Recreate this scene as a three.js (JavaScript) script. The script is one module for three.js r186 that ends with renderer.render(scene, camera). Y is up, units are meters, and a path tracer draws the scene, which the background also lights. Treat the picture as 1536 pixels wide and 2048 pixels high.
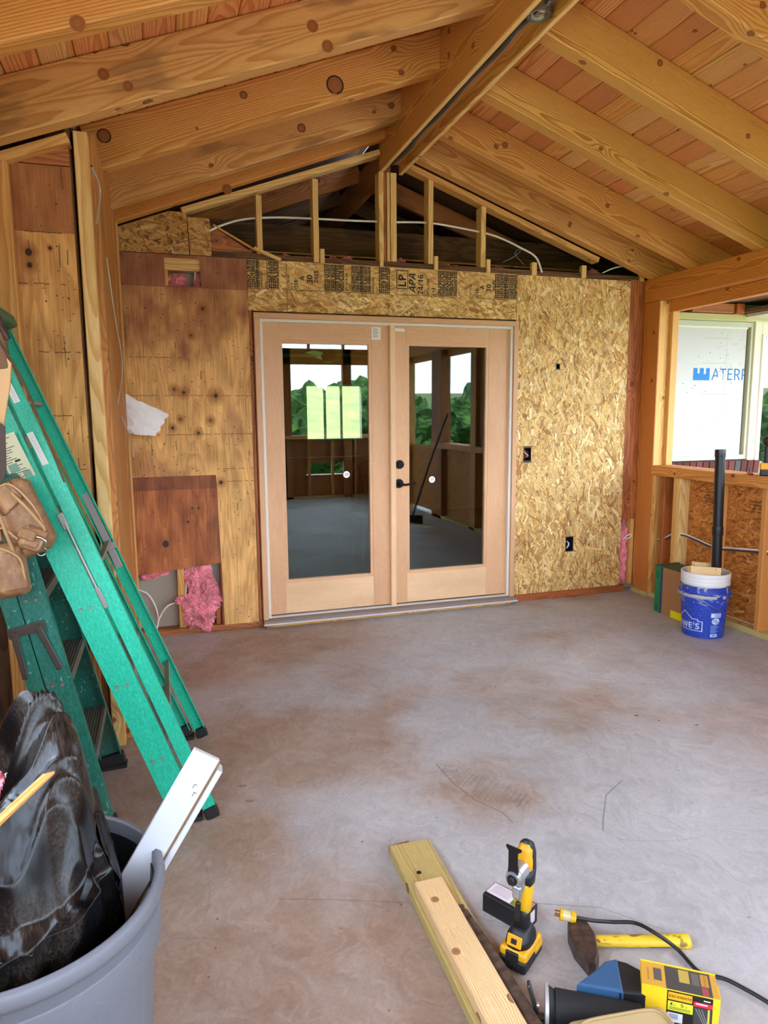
import * as THREE from 'three';
import { RoundedBoxGeometry } from 'three/addons/geometries/RoundedBoxGeometry.js';
import { mergeGeometries } from 'three/addons/utils/BufferGeometryUtils.js';

// ------------------------------------------------------------------ camera, sky, sun, exposure
const scene = new THREE.Scene();
const CAM = { x: -0.6097, y: 1.4757, z: 4.7363, yaw: 0.3062, pitch: 0.1425, roll: -0.008, f: 1394.4 };
const V = (x, y, z) => new THREE.Vector3(x, y, z);
const fwd = V(Math.sin(CAM.yaw) * Math.cos(CAM.pitch), -Math.sin(CAM.pitch), -Math.cos(CAM.yaw) * Math.cos(CAM.pitch));
const r0 = V(Math.cos(CAM.yaw), 0, Math.sin(CAM.yaw)), u0 = r0.clone().cross(fwd);
const right = r0.clone().multiplyScalar(Math.cos(CAM.roll)).addScaledVector(u0, Math.sin(CAM.roll));
const upv = u0.clone().multiplyScalar(Math.cos(CAM.roll)).addScaledVector(r0, -Math.sin(CAM.roll));
const camera = new THREE.PerspectiveCamera(2 * Math.atan(1024 / CAM.f) * 180 / Math.PI, 1536 / 2048, 0.05, 600);
camera.position.set(CAM.x, CAM.y, CAM.z);
camera.quaternion.setFromRotationMatrix(new THREE.Matrix4().makeBasis(right, upv, fwd.clone().negate()));
scene.add(camera);
// photo pixel -> point on the plane axis = value (distances come from floor, walls and touching things)
function P(px, py, ax, val) {
  const d = fwd.clone().addScaledVector(right, (px - 768) / CAM.f).addScaledVector(upv, -(py - 1024) / CAM.f);
  return camera.position.clone().addScaledVector(d, (val - camera.position[ax]) / d[ax]);
}
const renderer = new THREE.WebGLRenderer({ antialias: true });
renderer.toneMapping = THREE.LinearToneMapping;
renderer.toneMappingExposure = 13.6;
renderer.shadowMap.enabled = true;

{ // hazy summer sky, the same in every direction round the horizon
  const w = 64, h = 256, data = new Float32Array(w * h * 4);
  for (let y = 0; y < h; y++) {
    const e = Math.max(0, (y + 0.5) / h * 2 - 1), t = Math.pow(e, 0.55);
    for (let x = 0; x < w; x++) {
      const i = (y * w + x) * 4;
      data[i] = 0.76 + (0.5 - 0.76) * t; data[i + 1] = 0.88 + (0.66 - 0.88) * t; data[i + 2] = 1.02 + (0.93 - 1.02) * t; data[i + 3] = 1;
    }
  }
  const sky = new THREE.DataTexture(data, w, h, THREE.RGBAFormat, THREE.FloatType);
  sky.mapping = THREE.EquirectangularReflectionMapping; sky.magFilter = THREE.LinearFilter; sky.needsUpdate = true;
  scene.background = sky; scene.environment = sky;
  scene.backgroundIntensity = 1.0; scene.environmentIntensity = 1.0;
}
const sun = new THREE.DirectionalLight(0xfff1dc, 1.3);
sun.position.set(-6, 22, -17); sun.target.position.set(1, 0, 2);
sun.castShadow = true; sun.shadow.mapSize.set(2048, 2048);
Object.assign(sun.shadow.camera, { left: -25, right: 25, top: 25, bottom: -25, near: 1, far: 80 });
scene.add(sun, sun.target);

// ------------------------------------------------------------------ random numbers, noise, textures
const rng = (s) => () => { s = (s + 0x6d2b79f5) | 0; let t = Math.imul(s ^ (s >>> 15), 1 | s); t = (t + Math.imul(t ^ (t >>> 7), 61 | t)) ^ t; return ((t ^ (t >>> 14)) >>> 0) / 4294967296; };
const R = rng(77);
const hsh = (x, y, s) => { let h = (Math.imul(x, 374761393) + Math.imul(y, 668265263) + Math.imul(s, 1442695041)) | 0; h = Math.imul(h ^ (h >>> 13), 1274126177); return ((h ^ (h >>> 16)) >>> 0) / 4294967296; };
const sm = (a, b, x) => { const t = Math.min(1, Math.max(0, (x - a) / (b - a))); return t * t * (3 - 2 * t); };
function vn(x, y, s) {
  const ix = Math.floor(x), iy = Math.floor(y); let fx = x - ix, fy = y - iy; fx = fx * fx * (3 - 2 * fx); fy = fy * fy * (3 - 2 * fy);
  const a = hsh(ix, iy, s), b = hsh(ix + 1, iy, s), c = hsh(ix, iy + 1, s), d = hsh(ix + 1, iy + 1, s);
  return a + (b - a) * fx + (c - a) * fy + (a - b - c + d) * fx * fy;
}
const fbm = (x, y, s, n = 4) => { let v = 0, a = 0.5; for (let i = 0; i < n; i++) { v += a * vn(x, y, s + i * 7); x *= 2.03; y *= 2.03; a *= 0.5; } return v / (1 - Math.pow(0.5, n)); };
const clamp = (x) => Math.max(0, Math.min(255, x));
function finish(t, lenM, widM, srgb = true, wrap = THREE.MirroredRepeatWrapping) {
  t.wrapS = t.wrapT = wrap; t.magFilter = THREE.LinearFilter; if (srgb) t.colorSpace = THREE.SRGBColorSpace;
  t.repeat.set(1 / lenM, 1 / widM); t.needsUpdate = true; return t;
}
function pixTex(w, h, lenM, widM, fn, srgb = true) {
  const d = new Uint8Array(w * h * 4), c = [0, 0, 0];
  for (let y = 0; y < h; y++) for (let x = 0; x < w; x++) {
    fn((x + 0.5) / w * lenM, (y + 0.5) / h * widM, c);
    const i = (y * w + x) * 4; d[i] = clamp(c[0]); d[i + 1] = clamp(c[1]); d[i + 2] = clamp(c[2]); d[i + 3] = 255;
  }
  return finish(new THREE.DataTexture(d, w, h), lenM, widM, srgb);
}
// canvas texture laid on a sheet whose uv are metres; x0,y0 is its lower left corner
function canTex(w, h, draw, x0, y0, W, H) {
  const c = document.createElement('canvas'); c.width = w; c.height = h;
  const g = c.getContext('2d'); draw(g, w, h);
  const t = new THREE.CanvasTexture(c); t.colorSpace = THREE.SRGBColorSpace; t.wrapS = t.wrapT = THREE.MirroredRepeatWrapping;
  if (W) { t.repeat.set(1 / W, 1 / H); t.offset.set(-x0 / W, -y0 / H); }
  t.needsUpdate = true; return t;
}
// sawn softwood: growth rings cut lengthwise, knots, fine fibre
function woodTex({ w = 1024, h = 256, L = 2.4, W = 0.25, early, late, freq = 150, depth = 0.12, vc = 0.06, knots = [], seed = 1, contrast = 0.72, blotch = 8, stain = 0, stainCol = [90, 70, 45] }) {
  return pixTex(w, h, L, W, (u, v, c) => {
    let q = Math.hypot(v - vc - 0.03 * (fbm(u * 0.9, 3.1, seed, 2) - 0.5), depth + 0.09 * (fbm(u * 0.55, 8.2, seed + 3, 2) - 0.5)) * freq + (fbm(u * 2.2, v * 14, seed + 5, 3) - 0.5) * 2.6;
    let kd = 9, kr = 1;
    for (const [ku, kv, r] of knots) {
      const dx = u - ku, dy = v - kv;
      q += 3.6 * Math.exp(-(dx * dx / (2 * 20 * r * r) + dy * dy / (2 * 4.5 * r * r))) * (r / 0.016);
      const dd = Math.hypot(dx * 0.8, dy) / r * (1 + 0.25 * (vn(u * 130, v * 130, seed) - 0.5)); if (dd < kd) { kd = dd; kr = r; }
    }
    const f = q - Math.floor(q), lw = sm(0.3, 0.86, f) * (1 - sm(0.93, 1, f)) * contrast;
    const fib = (vn(u * 24, v * 900, seed + 9) - 0.5) * 13 + (vn(u * 60, v * 420, seed + 11) - 0.5) * 8, bl = (fbm(u * 1.7, v * 7, seed + 20, 3) - 0.5) * 2 * blotch;
    for (let k = 0; k < 3; k++) c[k] = early[k] + (late[k] - early[k]) * lw + fib + bl;
    if (stain) { const s = sm(0.55, 0.72, fbm(u * 3.4, v * 16, seed + 40, 4)) * stain; for (let k = 0; k < 3; k++) c[k] += (stainCol[k] - c[k]) * s; }
    if (kd < 1.25) {
      const ring = 0.82 + 0.18 * Math.cos(kd * 16), e = 1 - sm(0.98, 1.25, kd), edge = sm(0.78, 0.96, kd) * e;
      const K = [early[0] * 0.8 * ring, early[1] * 0.66 * ring, early[2] * 0.56 * ring];
      for (let k = 0; k < 3; k++) { c[k] += (K[k] - c[k]) * e; c[k] *= 1 - 0.6 * edge * (kr > 0.013 ? 1 : 0.35); }
    }
  });
}
function kn(seed, n, L, W, a = 0.006, b = 0.016) { const r = rng(seed), o = []; for (let i = 0; i < n; i++) o.push([r() * L, r() * W, a + r() * (b - a)]); return o; }

const T = {};
T.fir1 = woodTex({ w: 1536, early: [224, 168, 96], late: [184, 120, 52], freq: 170, knots: kn(3, 3, 2.4, 0.25), seed: 11 });
T.fir2 = woodTex({ w: 1536, early: [218, 158, 82], late: [176, 110, 42], freq: 120, depth: 0.07, vc: 0.1, knots: kn(8, 4, 2.4, 0.25, 0.005, 0.02), seed: 23 });
T.fir3 = woodTex({ w: 1536, early: [222, 170, 88], late: [176, 116, 42], freq: 130, depth: 0.03, vc: 0.11, contrast: 0.9, knots: kn(15, 2, 2.4, 0.25), seed: 35 });
T.firold = woodTex({ w: 1536, early: [216, 164, 96], late: [182, 122, 60], freq: 160, knots: kn(21, 3, 2.4, 0.25), seed: 45, stain: 0.45, stainCol: [122, 88, 50] });
T.deck1 = woodTex({ w: 1536, h: 192, W: 0.18, early: [220, 158, 98], late: [184, 112, 58], freq: 190, knots: kn(33, 3, 2.4, 0.18, 0.005, 0.011), seed: 55 });
T.deck2 = woodTex({ w: 1536, h: 192, W: 0.18, early: [226, 176, 108], late: [194, 122, 62], freq: 130, depth: 0.05, vc: 0.05, knots: kn(36, 2, 2.4, 0.18, 0.005, 0.011), seed: 66, blotch: 16 });
T.pine = woodTex({ w: 1024, h: 192, W: 0.18, early: [236, 198, 128], late: [206, 154, 80], freq: 150, knots: kn(41, 2, 2.4, 0.18, 0.005, 0.011), seed: 77, contrast: 0.75 });
T.spf = woodTex({ w: 1024, h: 192, L: 1.2, W: 0.18, early: [240, 208, 156], late: [214, 164, 98], freq: 190, depth: 0.035, vc: 0.07, knots: [[0.15, 0.045, 0.011], [0.36, 0.05, 0.012], [0.82, 0.12, 0.012]], seed: 79, contrast: 0.8 });
T.treated = woodTex({ w: 1024, h: 192, L: 1.2, W: 0.18, early: [206, 184, 118], late: [172, 146, 78], freq: 180, depth: 0.05, knots: [[0.2, 0.06, 0.01], [0.7, 0.1, 0.012]], seed: 81 });
T.brown = woodTex({ w: 1024, h: 256, early: [186, 116, 60], late: [142, 78, 36], freq: 130, knots: kn(51, 3, 2.4, 0.25, 0.006, 0.014), seed: 88, blotch: 14, stain: 0.35, stainCol: [96, 56, 30] });
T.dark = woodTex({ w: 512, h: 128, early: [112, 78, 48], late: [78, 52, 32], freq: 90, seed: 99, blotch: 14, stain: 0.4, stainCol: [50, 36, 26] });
T.doorw = woodTex({ w: 1024, h: 256, early: [224, 176, 130], late: [206, 150, 104], freq: 330, depth: 0.2, vc: -1.5, seed: 111, contrast: 0.6, blotch: 9 });
T.doorl = woodTex({ w: 1024, h: 256, early: [238, 200, 152], late: [222, 168, 124], freq: 200, depth: 0.2, vc: -1.5, seed: 113, contrast: 0.5, blotch: 14 });

const std = (o) => new THREE.MeshStandardMaterial({ roughness: 0.7, ...o });
const wood = (t, tint = 0xffffff, rough = 0.62) => std({ map: t, color: tint, roughness: rough, bumpMap: t, bumpScale: 0.0006 });
const M = {
  fir: [wood(T.fir1), wood(T.fir2), wood(T.fir3), wood(T.fir1, 0xf4e4d4), wood(T.fir2, 0xfff0dd), wood(T.firold)],
  deck: [wood(T.deck1), wood(T.deck2), wood(T.deck1, 0xf2ddd0), wood(T.deck2, 0xfae6dc), wood(T.deck1, 0xffe9d8), wood(T.pine, 0xf2d0ae)],
  pine: wood(T.pine), pine2: wood(T.pine, 0xf3dcc0), spf: wood(T.spf), treated: wood(T.treated), brown: wood(T.brown), brown2: wood(T.brown, 0xfbe3c8), dark: wood(T.dark, 0xffffff, 0.85),
  door: wood(T.doorw, 0xffffff, 0.5), doorl: wood(T.doorl, 0xffffff, 0.5),
};
const flat = (hex, rough = 0.6, more = {}) => std({ color: hex, roughness: rough, ...more });

// ------------------------------------------------------------------ geometry and object helpers
const taken = new Map();
function numbered(n) { const k = taken.get(n) ?? 0; taken.set(n, k + 1); return k ? n + '_' + String(k).padStart(3, '0') : n; }
function mesh(name, geo, mat, parent) {
  const o = new THREE.Mesh(geo, mat); o.castShadow = o.receiveShadow = true;
  o.name = parent && parent !== scene ? name : numbered(name); (parent ?? scene).add(o); return o;
}
function group(name, parent = scene) { const g = new THREE.Group(); g.name = parent === scene ? numbered(name) : name; parent.add(g); return g; }
function tag(o, label, category, grp) { o.userData.label = label; o.userData.category = category; if (grp) o.userData.group = grp; return o; }
function thing(name, label, category, [x, y, z] = [0, 0, 0], grp) { const g = group(name); g.position.set(x, y, z); return tag(g, label, category, grp); }
function struct(name, label, category) { const g = group(name); g.userData.kind = 'structure'; g.userData.label = label; g.userData.category = category; return g; }
// octagonal prism along +x from 0 to L, h along y, w along z; uv in metres
function beamG(L, h, w, c = 0.003, uo = R() * 3, vo = R() * 0.4) {
  const a = h / 2, b = w / 2; c = Math.min(c, a * 0.6, b * 0.6);
  const s = [[a, -b + c], [a, b - c], [a - c, b], [-a + c, b], [-a, b - c], [-a, -b + c], [-a + c, -b], [a - c, -b]];
  const p = [], uv = [], nn = []; let v = vo;
  for (let i = 0; i < 8; i++) {
    const [y1, z1] = s[i], [y2, z2] = s[(i + 1) % 8], l = Math.hypot(y2 - y1, z2 - z1), ny = (z2 - z1) / l, nz = -(y2 - y1) / l;
    p.push(0, y1, z1, 0, y2, z2, L, y2, z2, 0, y1, z1, L, y2, z2, L, y1, z1);
    uv.push(uo, v, uo, v + l, uo + L, v + l, uo, v, uo + L, v + l, uo + L, v);
    for (let k = 0; k < 6; k++) nn.push(0, ny, nz); v += l;
  }
  for (const x of [0, L]) for (let i = 1; i < 7; i++) {
    const q = x ? [s[0], s[i], s[i + 1]] : [s[0], s[i + 1], s[i]];
    for (const [y, z] of q) { p.push(x, y, z); uv.push(uo + y * 0.3, vo + z); nn.push(x ? 1 : -1, 0, 0); }
  }
  const g = new THREE.BufferGeometry();
  g.setAttribute('position', new THREE.Float32BufferAttribute(p, 3)); g.setAttribute('normal', new THREE.Float32BufferAttribute(nn, 3)); g.setAttribute('uv', new THREE.Float32BufferAttribute(uv, 2));
  return g;
}
function alongG(a, b, h, w, up = V(0, 1, 0), c = 0.003) {
  const d = b.clone().sub(a), L = d.length(), X = d.normalize(), Z = X.clone().cross(up).normalize(), Y = Z.clone().cross(X);
  return beamG(L, h, w, c).applyMatrix4(new THREE.Matrix4().makeBasis(X, Y, Z).setPosition(a));
}
// axis aligned piece given by its extents, grain along its longest side (or axis)
function bxG(x0, x1, y0, y1, z0, z1, axis, c = 0.003) {
  const d = [x1 - x0, y1 - y0, z1 - z0]; axis ??= 'xyz'[d.indexOf(Math.max(...d))];
  const m = V((x0 + x1) / 2, (y0 + y1) / 2, (z0 + z1) / 2);
  if (axis === 'x') return alongG(V(x0, m.y, m.z), V(x1, m.y, m.z), d[1], d[2], V(0, 1, 0), c);
  if (axis === 'y') return alongG(V(m.x, y0, m.z), V(m.x, y1, m.z), d[0], d[2], V(1, 0, 0), c);
  return alongG(V(m.x, m.y, z0), V(m.x, m.y, z1), d[1], d[0], V(0, 1, 0), c);
}
const bx = (name, parent, mat, x0, x1, y0, y1, z0, z1, axis, c) => mesh(name, bxG(x0, x1, y0, y1, z0, z1, axis, c), mat, parent);
const bar = (name, parent, mat, a, b, h, w, up, c) => mesh(name, alongG(a, b, h, w, up, c), mat, parent);
// sheet in the xy plane, front face at z, uv = world metres
function sheetG(pts, z, t = 0.012, holes = []) {
  const s = new THREE.Shape(pts.map(([x, y]) => new THREE.Vector2(x, y)));
  for (const h of holes) s.holes.push(new THREE.Path(h.map(([x, y]) => new THREE.Vector2(x, y))));
  return new THREE.ExtrudeGeometry(s, { depth: t, bevelEnabled: false }).translate(0, 0, z - t);
}
const rect = (x0, x1, y0, y1) => [[x0, y0], [x1, y0], [x1, y1], [x0, y1]];
const tubeG = (pts, r, seg = 40, rad = 7, closed = false) => new THREE.TubeGeometry(new THREE.CatmullRomCurve3(pts, closed), seg, r, rad, closed);
const merge = (list) => mergeGeometries(list.map((g) => { const n = g.index ? g.toNonIndexed() : g; for (const k of Object.keys(n.attributes)) if (!['position', 'normal', 'uv'].includes(k)) n.deleteAttribute(k); return n; }));
const rb = (w, h, d, r = 0.005, s = 2) => new RoundedBoxGeometry(w, h, d, s, Math.min(r, w / 2.01, h / 2.01, d / 2.01));
const lathe = (pts, n = 40) => new THREE.LatheGeometry(pts.map(([r, y]) => new THREE.Vector2(r, y)), n);
const cyl = (r1, r2, h, n = 24) => new THREE.CylinderGeometry(r1, r2, h, n);
const at = (g, x, y, z, rx = 0, ry = 0, rz = 0) => g.applyMatrix4(new THREE.Matrix4().makeRotationFromEuler(new THREE.Euler(rx, ry, rz)).setPosition(x, y, z));
function extr(pts, depth, bevel = 0.002, z = 0) {
  const s = new THREE.Shape(pts.map(([x, y]) => new THREE.Vector2(x, y)));
  return new THREE.ExtrudeGeometry(s, { depth, bevelEnabled: bevel > 0, bevelThickness: bevel, bevelSize: bevel, bevelSegments: 2, curveSegments: 8 }).translate(0, 0, z);
}
// ------------------------------------------------------------------ sheet textures
function drawOSB(g, w, h, ppm, ang, seed, dens = 5200) {
  const r = rng(seed); g.fillStyle = 'rgb(178,136,78)'; g.fillRect(0, 0, w, h);
  const n = Math.floor(w * h / ppm / ppm * dens), pal = [[222, 180, 108], [236, 200, 132], [206, 160, 88], [244, 216, 158], [190, 138, 68], [216, 174, 100], [164, 112, 52], [230, 190, 116], [226, 186, 118]];
  for (let i = 0; i < n; i++) {
    const c = pal[Math.floor(r() * pal.length)], k = 0.9 + r() * 0.2, L = (0.03 + r() * r() * 0.16) * ppm, b = (0.004 + r() * r() * 0.042) * ppm * (i > n * 0.75 ? 0.5 : 1);
    g.save(); g.translate(r() * w, r() * h); g.rotate(ang + (r() + r() + r() - 1.5) * 1.1);
    g.fillStyle = `rgba(${c[0] * k | 0},${c[1] * k | 0},${c[2] * k | 0},0.93)`;
    g.beginPath(); g.moveTo(-L / 2, -b / 2 * (0.4 + r())); g.lineTo(L / 2 * (0.8 + r() * 0.3), -b / 2); g.lineTo(L / 2, b / 2 * (0.3 + r())); g.lineTo(-L / 2 * (0.8 + r() * 0.3), b / 2); g.closePath(); g.fill();
    if (r() < 0.5) { g.strokeStyle = `rgba(92,58,24,${0.2 + r() * 0.45})`; g.lineWidth = 1; g.beginPath(); g.moveTo(-L / 2, b / 2); g.lineTo(L / 2, b / 2); g.stroke(); }
    if (r() < 0.25) { g.strokeStyle = 'rgba(250,224,170,0.35)'; g.beginPath(); g.moveTo(-L / 2, -b / 4); g.lineTo(L / 2, -b / 4); g.stroke(); }
    g.restore();
  }
  for (let i = 0; i < n * 0.25; i++) { g.fillStyle = `rgba(84,52,24,${0.3 + r() * 0.5})`; g.fillRect(r() * w, r() * h, 1 + r() * 4, 1 + r() * 2); }
}
// old plywood: rotary cut veneer, water stains, nail holes and lap lines of the siding that was on it
function drawPly(g, w, h, ppm, o) {
  const r = rng(o.seed), d = g.createImageData(w, h), D = d.data;
  for (let y = 0; y < h; y++) for (let x = 0; x < w; x++) {
    const u = x / ppm, v = (h - y) / ppm, i = (y * w + x) * 4;
    const q = fbm(u * 5, v * 0.7, o.seed, 3) * 13 + fbm(u * 1.5, v * 0.5, o.seed + 4, 2) * 10, f = q - Math.floor(q), lw = sm(0.2, 0.9, f) * (1 - sm(0.92, 1, f));
    const fib = (vn(u * 420, v * 12, o.seed + 6) - 0.5) * 26 + (vn(u * 120, v * 5, o.seed + 7) - 0.5) * 16, mott = (fbm(u * 15, v * 6, o.seed + 8, 5) - 0.5) * 74;
    const s = o.stain(u, v, fbm(u * 3, v * 2.2, o.seed + 12, 4), fbm(u * 16, v * 9, o.seed + 15, 3));
    for (let k = 0; k < 3; k++) { let c = o.a[k] + (o.b[k] - o.a[k]) * lw * 0.5 + fib + mott * [1, 0.85, 0.6][k]; c += (o.s[k] + fib * 0.6 + mott * 0.4 - c) * s; D[i + k] = clamp(c); }
    D[i + 3] = 255;
  }
  g.putImageData(d, 0, 0);
  const Y = (v) => h - v * ppm;
  for (const [v, x0, x1] of o.lines) {
    g.strokeStyle = 'rgba(44,26,12,0.75)'; g.lineWidth = 0.003 * ppm; g.beginPath();
    for (let x = x0; x < x1; x += 0.02) { if (r() < 0.72) { g.moveTo(x * ppm, Y(v) + (r() - 0.5) * 3); g.lineTo((x + 0.018) * ppm, Y(v) + (r() - 0.5) * 3); } } g.stroke();
  }
  for (const [u, v, rad, halo] of o.knots) {
    const gr = g.createRadialGradient(u * ppm, Y(v), 0, u * ppm, Y(v), halo * ppm); gr.addColorStop(0, 'rgba(110,58,20,0.8)'); gr.addColorStop(0.5, 'rgba(150,92,38,0.4)'); gr.addColorStop(1, 'rgba(150,92,38,0)');
    g.fillStyle = gr; g.beginPath(); g.ellipse(u * ppm, Y(v), halo * ppm * 0.7, halo * ppm, 0, 0, 7); g.fill();
    g.fillStyle = 'rgb(58,30,14)'; g.beginPath(); g.ellipse(u * ppm, Y(v), rad * ppm, rad * ppm * 1.2, 0, 0, 7); g.fill();
  }
  for (let i = 0; i < o.specks; i++) {
    const x = r() * w, y = r() * h; g.fillStyle = `rgba(34,20,12,${0.4 + r() * 0.5})`;
    if (r() < 0.75) { g.beginPath(); g.arc(x, y, (0.0012 + r() * 0.0028) * ppm, 0, 7); g.fill(); } else g.fillRect(x, y, (0.004 + r() * 0.012) * ppm, (0.002 + r() * 0.002) * ppm);
  }
  for (let i = 0; i < (o.streaks ?? 0); i++) { const x = r() * w, y = r() * h, l = (0.03 + r() * 0.1) * ppm; g.strokeStyle = `rgba(40,24,14,${0.25 + r() * 0.4})`; g.lineWidth = 1 + r() * 4; g.beginPath(); g.moveTo(x, y); g.lineTo(x + (r() - 0.5) * 6, y + l); g.stroke(); }
}
const bump = (t, k) => ({ map: t, bumpMap: t, bumpScale: k });

// ------------------------------------------------------------------ floor
{
  const S = 2048, X0 = -1.4, Z0 = -0.2, E = 4.8, ppm = S / E;
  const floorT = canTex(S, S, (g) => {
    const d = g.createImageData(S, S), D = d.data;
    for (let y = 0; y < S; y++) for (let x = 0; x < S; x++) {
      const u = x / ppm, v = y / ppm, i = (y * S + x) * 4;
      const wx = u + X0, wz = v + Z0, b = fbm(u * 1.3, v * 1.3, 5, 5) - 0.5, sw = fbm(u * 5 + b * 6, v * 5 - b * 4, 6, 5) - 0.5, st = vn(u * 26 + sw * 14, v * 26 + sw * 10, 16) - 0.5;
      const f = (vn(u * 180, v * 180, 9) - 0.5) * 11 + (vn(u * 70 + sw * 30, v * 19, 10) - 0.5) * 14 + st * 9, lum = b * 30 + sw * 20 + f;
      // brown stain blotches, thickened towards the left to paint in warm bounce light
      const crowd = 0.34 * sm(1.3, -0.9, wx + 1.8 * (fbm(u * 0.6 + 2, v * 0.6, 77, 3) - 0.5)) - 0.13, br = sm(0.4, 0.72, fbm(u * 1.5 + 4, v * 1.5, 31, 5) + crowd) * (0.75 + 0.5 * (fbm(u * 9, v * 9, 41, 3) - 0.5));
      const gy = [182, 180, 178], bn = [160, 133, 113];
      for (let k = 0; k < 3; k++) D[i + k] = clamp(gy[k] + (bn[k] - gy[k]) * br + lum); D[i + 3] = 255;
    }
    g.putImageData(d, 0, 0);
    const r = rng(5), q = (x, z) => [(x - X0) * ppm, (z - Z0) * ppm];
    g.lineCap = 'round';
    for (let i = 0; i < 420; i++) { // trowel arcs
      const [cx, cy] = [r() * S, r() * S], R0 = (0.15 + r() * 0.5) * ppm, a = r() * 6.3, s = 0.2 + r() * 0.7; g.strokeStyle = r() < 0.5 ? `rgba(86,80,78,${0.05 + r() * 0.12})` : `rgba(214,210,206,${0.05 + r() * 0.12})`;
      g.lineWidth = 0.6 + r() * 2.4; g.beginPath(); g.arc(cx, cy, R0, a, a + s); g.stroke();
    }
    for (let i = 0; i < 24; i++) { // bundles of fine parallel scratches
      const cx = r() * S, cy = r() * S, a = r() * 3.1, n = 10 + r() * 20, l = 14 + r() * 34; g.strokeStyle = `rgba(74,70,68,${0.08 + r() * 0.14})`; g.lineWidth = 0.8;
      for (let k = 0; k < n; k++) { const o = k * 3.1, dx = Math.cos(a), dy = Math.sin(a), j = (r() - 0.5) * 12; g.beginPath(); g.moveTo(cx - dy * o + dx * j, cy + dx * o + dy * j); g.lineTo(cx - dy * o + dx * (j + l), cy + dx * o + dy * (j + l)); g.stroke(); }
    }
    // the raked patch and the cracks seen in the middle of the slab
    const A = P(880, 1530, 'y', 0), B = P(1060, 1600, 'y', 0);
    for (let k = 0; k < 44; k++) { const t = k / 44, x = A.x + (B.x - A.x) * t, z = A.z + (B.z - A.z) * t + 0.05 * Math.sin(t * 3); const [a, b] = q(x, z), l = (0.05 + 0.07 * Math.sin(t * 3.1)) * ppm * (0.6 + r() * 0.6); g.strokeStyle = `rgba(62,60,60,${0.25 + r() * 0.3})`; g.lineWidth = 0.9; g.beginPath(); g.moveTo(a - l * 0.5, b + l * 0.45 + r() * 6); g.lineTo(a + l * 0.5, b - l * 0.45 + r() * 6); g.stroke(); }
    const line = (pts, wd, al) => { g.strokeStyle = `rgba(52,50,50,${al})`; g.lineWidth = wd; g.beginPath(); pts.forEach(([px, py], i) => { const p = P(px, py, 'y', 0), [a, b] = q(p.x, p.z); i ? g.lineTo(a, b) : g.moveTo(a, b); }); g.stroke(); };
    line([[872, 1528], [905, 1565], [950, 1600], [1005, 1625], [1025, 1645]], 1.3, 0.5);
    line([[1245, 1560], [1212, 1590], [1206, 1640], [1206, 1662]], 1.3, 0.55); line([[560, 1798], [700, 1800], [820, 1806]], 1, 0.4); line([[1060, 1806], [1200, 1815], [1330, 1860]], 1, 0.45); line([[1030, 1420], [1060, 1440], [1090, 1420]], 1, 0.3);
    for (const [px, py, s] of [[1273, 1431, 5], [1318, 1441, 3], [1393, 1450, 4], [1195, 1310, 3], [1190, 1392, 3], [485, 1572, 8], [500, 1602, 8]]) { const p = P(px, py, 'y', 0), [a, b] = q(p.x, p.z); g.fillStyle = s > 6 ? 'rgba(96,70,50,0.35)' : 'rgba(40,38,38,0.7)'; g.beginPath(); g.ellipse(a, b, s, s * 0.55, 0.3, 0, 7); g.fill(); }
    for (let i = 0; i < 240; i++) { g.fillStyle = `rgba(40,36,34,${0.2 + r() * 0.5})`; g.beginPath(); g.arc(r() * S, r() * S, 0.6 + r() * 1.4, 0, 7); g.fill(); }
  }, 0, 0, 1, 1);
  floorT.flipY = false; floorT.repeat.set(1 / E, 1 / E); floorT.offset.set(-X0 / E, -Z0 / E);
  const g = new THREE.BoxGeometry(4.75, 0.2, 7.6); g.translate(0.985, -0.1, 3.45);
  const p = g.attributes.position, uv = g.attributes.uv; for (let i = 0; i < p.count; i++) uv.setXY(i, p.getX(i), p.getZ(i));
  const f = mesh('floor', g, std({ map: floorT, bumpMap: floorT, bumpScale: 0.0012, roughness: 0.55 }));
  f.userData = { kind: 'structure', label: 'bare trowelled concrete slab floor, grey with brownish patches', category: 'floor' };
}

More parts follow.
